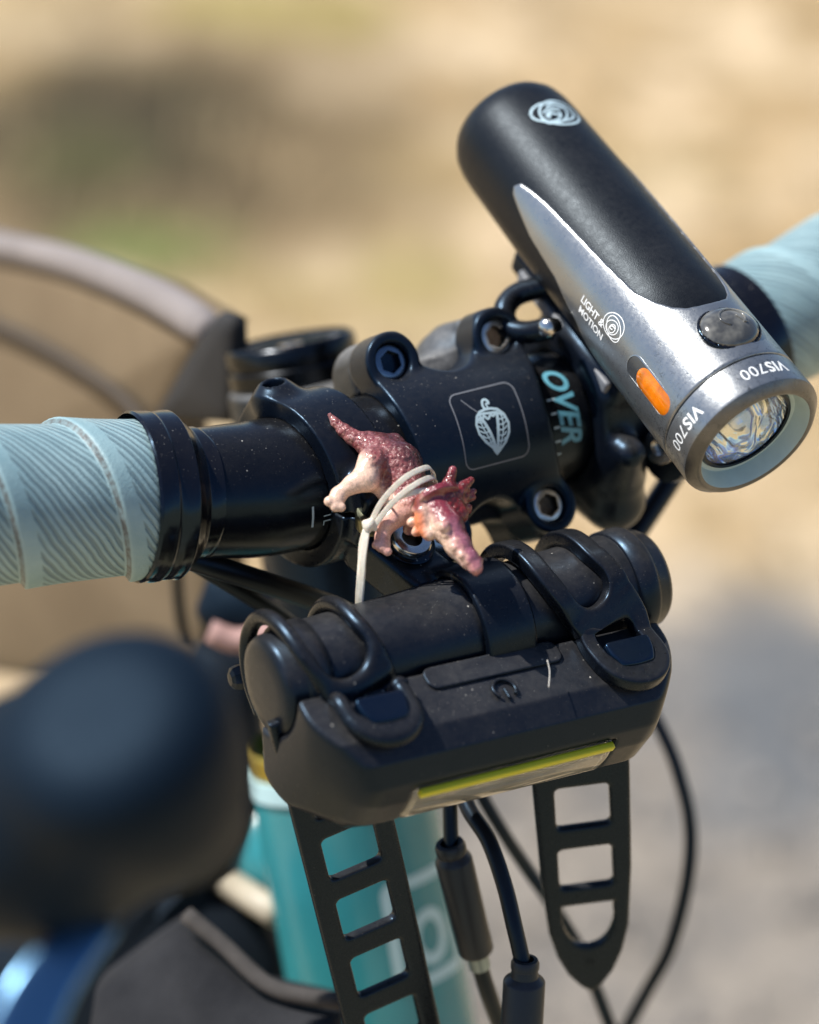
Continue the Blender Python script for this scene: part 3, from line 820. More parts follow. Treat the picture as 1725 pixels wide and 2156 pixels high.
# ------------------------------------------------------------------ silver and black headlight
HLD = np.array([0, -cos(radians(22)), -sin(radians(22))]); HLA = np.array([41., 0, 43.]) + np.array([-.9, 0, .6])
HLE = np.cross(X, HLD); HLE = HLE if HLE[2] > 0 else -HLE
def hl(s, dphi, r):
    """s along the axis to the front, dphi from the top towards the camera's left (radians)"""
    s, dphi, r = np.broadcast_arrays(np.asarray(s, float), np.asarray(dphi, float), np.asarray(r, float))
    return HLA + s[..., None] * HLD + r[..., None] * (np.cos(dphi)[..., None] * HLE - np.sin(dphi)[..., None] * X)
def silver_material():
    t = NT('scuffed_silver'); v = t.coord('Object')
    w = t.noise(v, 330, 6, .68, 1.2)
    chips = t.n('ShaderNodeTexVoronoi'); chips.feature = 'DISTANCE_TO_EDGE'; chips.inputs['Scale'].default_value = 520
    wv = t.n('ShaderNodeVectorMath', operation='ADD'); nz = t.n('ShaderNodeTexNoise'); nz.inputs['Scale'].default_value = 700; nz.inputs['Detail'].default_value = 4
    t.l(v, nz.inputs['Vector'])
    sc_ = t.n('ShaderNodeVectorMath', operation='SCALE'); sc_.inputs['Scale'].default_value = .0030
    t.l(nz.outputs['Color'], sc_.inputs[0]); t.l(v, wv.inputs[0]); t.l(sc_.outputs[0], wv.inputs[1]); t.l(wv.outputs[0], chips.inputs['Vector'])
    crack = t.ramp(chips.outputs['Distance'], (.0, 1.), (.06, 0.))
    # wear lies mostly round the front end of the lamp
    g = t.n('ShaderNodeAttribute'); g.attribute_name = 'paint'; sp = t.n('ShaderNodeSeparateColor'); t.l(g.outputs['Color'], sp.inputs[0])
    zone = t.math('MULTIPLY', t.ramp(t.noise(v, 95, 4, .6), (.42, 0.), (.52, 1.)), sp.outputs[0])
    chip = t.math('MULTIPLY', t.math('MULTIPLY', crack, t.ramp(w, (.45, 0.), (.55, 1.))), zone)
    tone = t.mix(t.ramp(t.noise(v, 60, 4, .6), (.35, 0.), (.65, 1.)), (.29, .305, .315), (.33, .345, .355))
    t.l(t.mix(t.math('MULTIPLY', chip, .95), tone, (.06, .065, .07)), t.b.inputs['Base Color'])
    t.l(t.ramp(t.noise(v, 900, 5, .7), (.3, .25), (.7, .38)), t.b.inputs['Roughness'])
    t.set(Metallic=.82, Specular_IOR_Level=.5)
    t.bump(t.math('SUBTRACT', t.noise(v, 2200, 3, .6), t.math('MULTIPLY', chip, 1.5)), .10, .0003)
    return t.m
M['silver'] = silver_material()
light = empty('headlight', HLA - HLE * 18, 'silver and black cylindrical headlight with amber side window, right of the stem', 'bicycle light')
# black battery cover
V, F = lathe(HLA, HLD, [(-46.3, .01), (-46.2, 6), (-45.9, 9.8), (-45.1, 12.5), (-43.7, 14.4), (-41.3, 15.8), (-38, 16.5), (-33, 16.8), (-10, 17.3), (30, 17.6), (60, 17.6), (60, 15)], 96)
M['battery'] = black('satin_black_battery_cover', (.0030, .0040, .0065), .40, .06, (.28, .28, .27), bump=.45, spec=.26, seed=61, specks=False, tint=(.75, .88, 1.))
put('battery_cover', V, F, M['battery'], light)
UPS = np.array([-30, -16.2, -15, -11, -5, 7, 19.5, 30.5, 36.0, 39.5, 41.6, 42.4, 42.6])
UPA = np.array([66, 66, 60, 56.5, 53, 49.5, 46, 42, 34.5, 27, 19, 9, 0])
LOS = np.array([-16.2, -15, -11, -4, 9, 20, 30, 38]); LOA = np.array([66, 71, 76, 83.5, 90, 104, 132, 180])
poly = [(s, radians(a) * 17.7) for s, a in zip(UPS[1:], UPA[1:])] + [(60.0, 0), (60.0, pi * 17.7)] + [(s, radians(a) * 17.7) for s, a in zip(LOS[::-1], LOA[::-1])][:-1]
# smooth the outline
poly = np.array(poly)
def front_r(s): return np.interp(s, [-20, 30, 60], [17.75, 18.0, 18.3])
def f_silver(P):
    s, a, r = P.T
    a_ = np.abs(a)
    d = poly2(s, a_, np.vstack([poly[:len(UPS) - 1], [[42.6, -8], [60, -8], [60, 70]], poly[len(UPS) + 1:]]))
    d = np.where((s > 42.6) & (s < 60), np.maximum(s - 60, np.minimum(d, 42.6 - s)), d)
    d = d - .2
    return smax(d, np.abs(r - front_r(s) + .75) - .75, .5)
V, F = surf(f_silver, (-19, -57, 15.5), (63, 57, 20), .5, 1)
Vw = hl(V[:, 0], V[:, 1] / 17.7, V[:, 2])
wear = np.clip((V[:, 0] - 20) / 40, 0, 1)
# slot for the amber window
slotc, slota = 49.7, radians(79.5) * 17.7
put('silver_shell', Vw, F, M['silver'], light, colors=np.repeat(wear[:, None], 3, 1))
# front bezel
V, F = lathe(HLA, HLD, [(60.4, 16), (60.4, 17.6), (60.8, 18.2), (68.2, 18.35), (68.8, 18.2)], 96)
wear = np.ones(len(V))
bez = put('bezel', V, F, M['silver'], light, colors=np.repeat(wear[:, None], 3, 1), sharp=40)
V, F = lathe(HLA, HLD, [(68.8, 18.2), (70.6, 16.4), (70.9, 15.6), (70.6, 14.9)], 96)
M['worn_metal'] = silver_material(); M['worn_metal'].name = 'worn_dark_metal_rim'
nt = M['worn_metal'].node_tree
for n_ in nt.nodes:
    if n_.type == 'MIX' and tuple(round(x, 3) for x in n_.inputs[6].default_value[:3]) == (.29, .305, .315):
        n_.inputs[6].default_value = (.10, .105, .11, 1); n_.inputs[7].default_value = (.19, .195, .20, 1)
put('rim', V, F, M['worn_metal'], bez, colors=np.ones((len(V), 3)), sharp=50)
V, F = lathe(HLA, HLD, [(70.6, 14.9), (69.8, 14.5), (66.4, 13.6), (66.2, 12.6)], 96)
put('glow_ring', V, F, plain('pale_sea_green_ring', (.42, .55, .55), .35, 0, .06, 200), light, sharp=60)
V, F = lathe(HLA, HLD, [(66.2, 12.6), (66.8, 12.2), (66.8, 11.4), (65.5, 11.2)], 80)
put('gasket', V, F, M['gloss'], light, sharp=40)
t = NT('rippled_reflector')
v = t.coord('Object', (260., 620., 260.))
t.set(Metallic=1., Roughness=.07)
t.l(t.mix(t.ramp(t.noise(v, .55, 2, .5, .8), (.42, 0.), (.58, 1.)), (.25, .45, .80), (.78, .82, .74)), t.b.inputs['Base Color'])  # blue and pale patches paint reflected sky into the metal
t.bump(t.noise(v, .7, 1.5, .5, .9), 1., .0030)
V, F = lathe(HLA, HLD, [(66.0, 11.4), (63.5, 9.5), (60.5, 6.5), (59.6, 3.2), (59.6, .01)], 64)
put('reflector', V, F, t.m, light)
V, F = lathe(HLA, HLD, [(59.7, 3.0), (61.2, 2.9), (62.2, 2.0), (62.6, .01)], 24)
put('led', V, F, plain('yellow_phosphor', (.75, .55, .10), .3, 0, .05), light)
g = NT('clear_glass'); g.set(Base_Color=(1, 1, 1, 1), Roughness=.02, Transmission_Weight=1., IOR=1.45)
M['glass'] = g.m
V, F = lathe(HLA, HLD, [(66.3, 11.5), (66.9, 9), (67.1, 5), (67.2, .01)], 64)
Vb, Fb = lathe(HLA, HLD, [(65.9, 11.5), (65.9, .01)], 64)
mb = MB(); mb.add(V, F); mb.add(Vb, [f[::-1] for f in Fb]); mb.put('lens', M['glass'], light)
# amber window in its slot
def slot_mesh(s0, s1, a0, hw, r_edge, r_mid, n=20):
    L = s1 - s0
    out = []
    rr = roundrect(L / 2, hw, hw * .98, 8)
    V = []; m = len(rr)
    for k, (f, r) in enumerate(((1., r_edge), (.86, (r_edge + r_mid) / 2), (.5, r_mid), (.02, r_mid))):
        V.append(hl((s0 + s1) / 2 + rr[:, 0] * (1 - (1 - f) * hw * 2 / L if f > .4 else f), a0 / 17.7 + rr[:, 1] * f / 17.7, np.full(m, r)))
    V = np.vstack(V)
    F = [(i * m + j, i * m + (j + 1) % m, (i + 1) * m + (j + 1) % m, (i + 1) * m + j) for i in range(3) for j in range(m)] + [tuple(3 * m + j for j in range(m))]
    return V, F
def slot_frame(s0, s1, a0, hw, w, r0, r1):
    rr = roundrect((s1 - s0) / 2, hw, hw * .98, 8); ro = roundrect((s1 - s0) / 2 + w, hw + w, (hw + w) * .98, 8)
    m = min(len(rr), len(ro)); rr = rr[np.linspace(0, len(rr) - 1, m).astype(int)]; ro = ro[np.linspace(0, len(ro) - 1, m).astype(int)]
    V = np.vstack([hl((s0 + s1) / 2 + q[:, 0], a0 / 17.7 + q[:, 1] / 17.7, np.full(m, r)) for q, r in ((ro, r0 - .4), (ro, r0 + .10), (rr, r0 + .16), (rr, r1))])
    F = [(i * m + j, i * m + (j + 1) % m, (i + 1) * m + (j + 1) % m, (i + 1) * m + j) for i in range(3) for j in range(m)]
    return V, F
V, F = slot_frame(41.2, 58.6, slota, 2.75, .35, 18.15, 17.6)
put('window_surround', V, F, M['silver'], light, colors=np.zeros((len(V), 3)), sharp=30)
V, F = slot_mesh(41.2, 58.6, slota, 2.75, 18.2, 18.2)
put('window_recess', V, F, M['worn_metal'], light, colors=np.zeros((len(V), 3)))
t = NT('amber_plastic'); v = t.coord('Object')
t.l(t.mix(t.ramp(t.noise(v, 170, 2, .5, .4), (.40, 0.), (.62, 1.)), (.42, .12, .003), (.80, .20, .004)), t.b.inputs['Base Color'])
t.set(Roughness=.12, Coat_Weight=.6, Coat_Roughness=.04, Subsurface_Weight=.25, Subsurface_Scale=.002)
V, F = slot_mesh(45.2, 58.5, slota, 2.72, 18.25, 18.6)
put('amber_window', V, F, t.m, light)
# power button
bc = HLA + 50.8 * HLD + 17.4 * HLE
bax = [X, HLD, HLE]
t = NT('smoky_button_plastic'); v = t.coord('Object')
t.l(t.mix(t.ramp(t.noise(v, 160, 3, .6), (.4, 0.), (.6, 1.)), (.055, .055, .052), (.17, .165, .145)), t.b.inputs['Base Color'])
t.set(Roughness=.16, Coat_Weight=.7, Coat_Roughness=.06)
V, F = surf(lambda P: s_ell(P, bc, bax, (7.6, 6.2, 3.2)), bc - 10, bc + 10, .5)
btn = put('power_button', V, F, t.m, light)
V, F = surf(lambda P: smax(s_ell(P, bc, bax, (8.2, 6.8, 2.0)), -s_ell(P, bc, bax, (7.5, 6.1, 6)), .2), bc - 11, bc + 11, .45)
put('button_surround', V, F, M['gloss'], light)
def on_button(V2, lift=.1):
    x, y = V2.T; z = 3.2 * np.sqrt(np.maximum(1 - (x / 7.6) ** 2 - (y / 6.2) ** 2, .01))
    return bc + x[:, None] * X + y[:, None] * HLD + (z + lift)[:, None] * HLE
pw = [ellipse(.6, -1.0, 3.3, 2.7, 0, radians(-235), radians(55), 40), np.array([(1.6, -1.2), (3.2, 1.4)])]
mb = MB()
for Lq in pw:
    P3 = on_button(resample(Lq, .3) if len(Lq) == 2 else Lq, .02); V, F = tube(P3, .33, 8, HLE); mb.add(V, F)
mb.put('power_symbol', t.m, btn)
# lettering on the headlight
def on_light(V2, s0, dphi0, rot=0, lift=.07, r=None):
    c, s_ = cos(rot), sin(rot)
    s = V2[:, 0] * c - V2[:, 1] * s_; a = V2[:, 0] * s_ + V2[:, 1] * c
    return hl(s0 + s, dphi0 + a / 18., (front_r(s0 + s) if r is None else r) + lift)
for dphi in (radians(77), radians(-1)):
    # reads from behind, its feet towards the rear: runs round the bezel
    V2, F = letters('VIS', 4.3, .10, align='LEFT', spacing=1.05)
    V2b, Fb = letters('700', 4.3, -.02, align='LEFT', spacing=1.05)
    wv = V2[:, 0].max() + .35
    A2 = np.vstack([V2, V2b + np.array([wv, 0])]); A2[:, 0] -= A2[:, 0].max() / 2
    FF = F + [tuple(i + len(V2) for i in f) for f in Fb]
    Q = np.stack([A2[:, 1], A2[:, 0]], 1)
    put('lettering', on_light(Q, 64.6, dphi, 0, .06, np.full(len(Q), 18.3)), FF, M['print_white'], bez)
def swirl(k=1.0):
    return [(ellipse(0, 0, 3.6 * k, 2.9 * k, .2), True, .26), (ellipse(.5, -.5, 3.2 * k, 2.2 * k, -.5), True, .26), (ellipse(-.1, -.6, 2.1 * k, 1.7 * k, .5), True, .24),
            (ellipse(.1, -.8, 1.2 * k, .9 * k, 1.2), True, .24), (ellipse(0, -.6, .8 * k, .4 * k, .4, 0, 5), False, .3)]
V2, F = strokes(swirl(), .3); put('swirl_logo', on_light(V2 * np.array([1, -1]), 32.2, radians(71.5)), F, M['print_white'], light)
V2, F = letters('LIGHT &', 2.7, .05, spacing=.95); put('maker_lettering', on_light(V2 * np.array([1, -1]), 24.6, radians(79), 0), F, M['print_white'], light)
V2, F = letters('MOTION', 2.7, .05, spacing=.95); put('maker_lettering', on_light(V2 * np.array([1, -1]), 25.6, radians(88), 0), F, M['print_white'], light)
big = [(ellipse(-1.3, .3, 6.0, 4.6, .1), True, .7), (ellipse(.7, -.2, 6.2, 3.6, -.12), True, .7), (ellipse(.6, .4, 4.6, 3.0, .45, -.6, 4.6), False, .65),
       (ellipse(1.2, 1.0, 2.6, 1.6, .5, .4, 5.6), False, .6), ([(-2.6, -1.2), (.6, -1.8), (3.6, -.6)], False, .6), ([(-1, 1.6), (1.6, .2), (3.2, 1.6)], False, .8)]
V2, F = strokes([(resample(np.array(a, float), .5) if not c and len(a) < 6 else a, c, w) for a, c, w in big], .6)
V2 = np.stack([V2[:, 1], V2[:, 0]], 1)
put('rear_logo', on_light(V2, -28.5, radians(-4), 0, .10, np.interp(-28.5 + V2[:, 0], [-38, -33, -10], [16.5, 16.8, 17.3])), [f[::-1] for f in F], M['print'], light)
# trim the lamp's girth to the real one
def trim(o, k):
    if o.type == 'MESH':
        n = len(o.data.vertices); co = np.empty(n * 3); o.data.vertices.foreach_get('co', co); co = co.reshape(-1, 3)
        q = co * 1000 + base_of(o) - HLA; s = (q @ HLD)[:, None] * HLD
        o.data.vertices.foreach_set('co', ((HLA + s + (q - s) * k - base_of(o)) * .001).ravel()); o.data.update()
    for c in o.children: trim(c, k)
trim(light, .962)
# bracket, rubber strap and band holding the lamp on the bar
lax = [X, HLD, HLE]
bk = HLA - HLE * 20.5 + HLD * 6
def f_bracket(P):
    d = s_box(P, bk, lax, (7.5, 25, 3.2), 1.2)
    d = smin(d, s_box(P, bk - HLE * 4 + HLD * 2, lax, (6.0, 13, 5.0), 2), 3)
    d = smin(d, s_cyl(P, np.array([38., 0, 2]), X, 20.5, 8.0, 2), 5)
    d = smin(d, s_cone(P, np.array([38, 6, -16]), np.array([38, -14, -19]), 9, 8), 6)
    d = smin(d, s_cone(P, np.array([37, -18, -10]), np.array([35, -24, -2]), 6, 4), 5)
    return smax(d, -(np.sqrt(P[:, 1] ** 2 + P[:, 2] ** 2) - 16.1), .5)
V, F = surf(f_bracket, (22, -45, -40), (56, 45, 42), .8)
br = put('bracket', V, F, M['plastic'], light)
c_ = bk - X * 8.4 + HLE * 0.2 + HLD * 2
V, F = surf(lambda P: s_box(P, c_, lax, (.9, 21, 1.7), .4), c_ - 26, c_ + 26, .6)
put('rail', V, F, plain('grey_plastic_rail', (.16, .17, .19), .45, 0, .15, 300), light)
lo = [at_depth(*q) for q in ((1185, 600, 655), (1135, 606, 656), (1085, 622, 656), (1062, 655, 654), (1072, 690, 652), (1110, 700, 650), (1160, 690, 650))]
V, F = tube(resample(np.array(lo), 1.2), 2.8, 18); put('rubber_loop', V, F, M['rubber'], light)
pc = at_depth(1390, 940, 650)
V, F = lathe(pc, nrm(np.array([-.9, -.4, .2])), [(-5, 4), (0, 4.4), (.4, 4.2), (.4, 2.2), (-1, 2.0), (-1, .01)], 30); put('thumb_screw', V, F, M['steel'], light, sharp=35)
V, F = lathe(at_depth(1405, 960, 655), nrm(np.array([-.9, -.3, .1])), [(-8, 6.0), (-2, 7.0), (1, 6.4), (1.2, 3), (1.2, .01)], 30); put('screw_boss', V, F, M['plastic'], br, sharp=35)
pc = at_depth(1152, 690, 640)
V, F = lathe(pc, nrm(np.array([-.8, -.5, .3])), [(-4, 2.2), (0, 2.4), (1.0, 1.9), (1.4, .9), (1.5, .01)], 24); put('rivet', V, F, M['steel'], light)

# ------------------------------------------------------------------ accessory bar clamped to the handlebar
acc = empty('accessory_bar', (-36, -18, -20), 'black extender clamped left of the stem, its tube carrying the strapped black light', 'handlebar mount')
EA, EB = np.array([-33., -13., -9.]), np.array([-20., -45., -23.])
ed = nrm(EB - EA); ew = nrm(X - (X @ ed) * ed); en = np.cross(ew, ed); en = en if en[2] > 0 else -en
TA = np.array([0, -45., -23.])
def f_clamp(P):
    x, y, z = P.T
    rad = np.sqrt(y * y + z * z)
    xc = -37.6 + np.clip(-y, -20, 20) * .17
    hw = 6.9 + np.clip(z + 4, 0, 26) * .02
    ring = smax(rad - 20.4, np.abs(x - xc) - hw, .5)
    d = ring
    d = smin(d, s_cone(P, np.array([-42., 9, 17]), np.array([-39, 17, 12.]), 5.6, 5.0), 3)
    arm = s_box(P, (EA + EB) / 2 + ed * 1.0 - en * .5, [ed, ew, en], (17, 6.4, 5.6), 1.4)
    arm = smax(arm, s_cyl(P, (EA + EB) / 2 + en * 8, ew, 23, 9, .5), 1.0)
    d = smin(d, arm, 3.0)
    tr = smax(np.sqrt((y + 45) ** 2 + (z + 23) ** 2) - 14.6, np.abs(x + 19.6) - 6.4, .8)
    d = smin(d, tr, 3.0)
    d = smin(d, s_box(P, np.array([-33.5, -19.5, 1.5]), [X, ed, en], (5.8, 4.5, 8), 1.5), 3)
    d = np.maximum(d, 15.95 - rad)
    gap = s_box(P, np.array([-33, -21, 1.0]), [X, nrm(ed + .5 * en), nrm(en - .5 * ed)], (14, 9, .55))
    d = np.maximum(d, -gap)
    for b_, a_, r_ in ((np.array([-42.5, 9.5, 21.6]), nrm([-.1, .35, .9]), 2.6),):
        d = smax(d, -s_cyl(P, b_, a_, r_, 3), .5)
    return np.maximum(d, 12.55 - np.sqrt((y + 45) ** 2 + (z + 23) ** 2))
V, F = surf(f_clamp, (-56, -64, -42), (-8, 26, 28), .55)
put('clamp', V, F, M['anodized'], acc)
V, F = lathe(TA, X, [(-69, 0.01), (-69, 12.5), (22, 12.5), (22, .01)], 64)
put('tube', V, F, M['plastic'], acc, sharp=40)
for e, s in ((-69, -1), (21.5, 1)):
    k = 1 if s < 0 else .9
    V, F = lathe(TA + e * X, s * X, [(-5.5, 12.5), (-5.3, 13.2), (-.6, 13.3), (.2, 13.0), (.7, 12.2), (1.2, 11.8), (4.0 * k, 11.6), (5.2 * k, 10.9), (5.9 * k, 9.2), (6.2 * k, 6), (6.3 * k, .01)], 64)
    put('end_cap', V, F, M['plastic'], acc)
bp = np.array([-27.4, -27.0, -7.6]); bd = nrm(en + .12 * ed)
bp = bp + bd * .8
mb = MB(); mb.add(*lathe(bp, bd, [(-3, 4.4), (-.6, 4.9), (.6, 4.9), (1.1, 4.5), (1.2, 4.0), (1.0, 2.45), (-1.5, 2.4), (-1.5, .01)], 48))
b1 = mb.put('bolt', M['steel'], acc, sharp=40)
u_ = nrm(np.cross(bd, X)); w_ = np.cross(bd, u_)
hexv = [bp + bd * 1.03 + (u_ * cos(i * pi / 3) + w_ * sin(i * pi / 3)) * 2.75 for i in range(6)] + [bp - bd * 1.3 + (u_ * cos(i * pi / 3) + w_ * sin(i * pi / 3)) * 2.5 for i in range(6)]
put('hex_socket', hexv, [(i, (i + 1) % 6, 6 + (i + 1) % 6, 6 + i) for i in range(6)] + [tuple(range(6, 12))], M['socket'], b1, smooth=False)
V, F = lathe(bp - bd * .9, bd, [(-.6, 6.0), (0, 6.1), (.2, 5.8), (.2, 4)], 40); put('washer', V, F, M['gloss'], acc, sharp=40)
b2p = at_y(783, 1080, -26.5)
V, F = lathe(b2p, nrm([-.15, -.35, .9]), [(-4, 3.6), (-.4, 3.8), (.2, 3.4), (.3, 1.8), (-.8, 1.7), (-.8, .01)], 36); put('bolt', V, F, plain('olive_steel', (.20, .20, .13), .3, 1., .15), acc, sharp=40)
V, F = lathe(np.array([-42.5, 9.5, 18.6]), nrm([-.1, .35, .9]), [(-2, 2.3), (.3, 2.3), (.6, 1.9), (.6, 1.1), (-.4, 1.0), (-.4, .01)], 24); put('bolt', V, F, M['steel'], acc, sharp=40)
kp = at_depth(512, 1424, 612)
V, F = lathe(kp, nrm(-X + .1 * Y), [(-12, 2.6), (1.2, 3.0), (2.6, 2.6), (3.2, 1.6), (3.3, .01)], 8); put('end_screw', V, F, M['plastic'], acc, smooth=False)

# ------------------------------------------------------------------ black light strapped under the accessory bar
TILT = radians(-4.4)
LX = np.array([cos(TILT), 0, sin(TILT)]); LZ = np.array([-sin(TILT), 0, cos(TILT)]); LO = np.array([-25.5, 0, 0])
L2W = lambda V: LO + V[:, :1] * LX + V[:, 1:2] * Y + V[:, 2:3] * LZ
lamp = empty('strap_light', LO + np.array([0, -62, -51]), 'small black bar shaped light with clear lens strip, hung by two ladder straps', 'bicycle light')
prof = np.array([(-58.6, -23.0), (-72.0, -28.6), (-75.5, -33.0), (-76.3, -38.5), (-74.6, -43.5), (-70.6, -50.2), (-66, -52.6), (-54, -52.6), (-46, -47), (-44, -37.0)])
def f_lamp(P):
    x, y, z = P.T
    pr = poly2(y, z, prof + np.array([.6, 0]) * ((prof[:, :1] < -70) * 1.)) - .6
    pr = np.maximum(pr, 14.0 - np.sqrt((y + 45) ** 2 + (z + 23) ** 2))
    # plan outline: front corners swept back
    pl_ = rect2(x, y + 30, 47.2, 47.0, 15.0)
    d = smax(pr, pl_, 1.2)
    # end facets
    n1 = nrm([-.80, -.42, -.30]); n2 = nrm([.80, -.42, -.30])
    d = smax(d, (P @ n1) - (np.array([-42.5, -74, -33]) @ n1), 4.)
    d = smax(d, (P @ n2) - (np.array([42.5, -74, -33]) @ n2), 4.)
    # recess for the lens
    le = s_box(P, np.array([0, -72.6, -46.0]), LAX, (26.6, 6.3, 5.2), .8)
    d = smax(d, -le, .6)
    return d
nl = nrm([0, -.86, -.52]); ul = nrm([0, -.52, .86])
LAX = [X, ul, nl]
V, F = surf(f_lamp, (-52, -82, -58), (52, -38, -18), .6)
body = put('lamp_body', L2W(V), F, M['plastic'], lamp)
t = NT('clear_lens_plastic'); v = t.coord('Object')
t.l(t.mix(t.ramp(t.noise(v, 90, 3, .5), (.35, 0.), (.65, 1.)), (.62, .62, .56), (.82, .82, .76)), t.b.inputs['Base Color'])
t.set(Roughness=.06, Transmission_Weight=.8, IOR=1.49)
lcen = np.array([0, -72.6, -46.6]) - 1.7 * nl
def f_lens(P):
    q = P - lcen; x = q @ X; u = q @ ul; n = q @ nl
    d = smax(rect2(x, u, 26.4, 6.0, 1.4), np.abs(n + .3) - 2.7 + .02 * u * u, 1.2)
    return np.maximum(d, -smax(rect2(x, u, 25.2, 4.9, 1.), n - .6, .4))
V, F = surf(f_lens, (-28, -84, -56), (28, -64, -38), .42)
put('lens', L2W(V), F, t.m, lamp)
V, F = surf(lambda P: s_box(P, lcen - nl * 1.6, LAX, (24.6, 4.5, .8), .3), lcen - np.array([26, 6, 6]), lcen + np.array([26, 6, 6]), .5)
t = NT('grey_diffuser'); v = t.coord('Object'); t.l(t.mix(t.ramp(t.noise(v, 60, 3, .5, 2.), (.4, 0.), (.6, 1.)), (.20, .20, .19), (.66, .66, .60)), t.b.inputs['Base Color']); t.set(Roughness=.22)
put('diffuser', L2W(V), F, t.m, lamp)
sc0 = lcen + ul * 5.9 + nl * 2.1
V, F = surf(lambda P: s_box(P, sc0, LAX, (25.4, .95, .9), .4), sc0 - np.array([27, 4, 4]), sc0 + np.array([27, 4, 4]), .4)
put('led_strip', L2W(V), F, plain('yellow_phosphor_strip', (.52, .50, .012), .35, 0, .06, 200), lamp)
# switch panel and its symbol on the lamp's upper face
pt0, pt1 = prof[0], prof[1]; td = np.array([0, *nrm(pt1 - pt0)]); tn = np.cross(X, td); tn = tn if tn[2] > 0 else -tn
def on_top(V2, lift):
    """x along the lamp, y forward from its back edge"""
    V2 = np.asarray(V2, float)
    return L2W(V2[:, :1] * X + np.array([0, *pt0]) + V2[:, 1:2] * td + (1.0 + lift) * tn)
pc0 = np.array([1.0, 0, 0]) + np.array([0, *pt0]) + td * 2.6 + tn * .85
V, F = surf(lambda P: smax(rect2((P - pc0) @ X, (P - pc0) @ td, 17.5, 3.0, 2.2), np.abs((P - pc0) @ tn) - .38, .3), pc0 - np.array([21, 5, 5]), pc0 + np.array([21, 5, 5]), .4)
put('switch_panel', L2W(V), F, M['plastic'], lamp)
mb = MB()
P3 = on_top(ellipse(0, 9.6, 2.7, 2.7, 0, radians(-225), radians(45), 36), .1); mb.add(*tube(P3, .42, 8, tn))
P3 = on_top(resample(np.array([(0., 9.4), (0, 12.4)]), .4), .1); mb.add(*tube(P3, .42, 8, tn))
mb.put('power_symbol', M['rubber'], lamp)
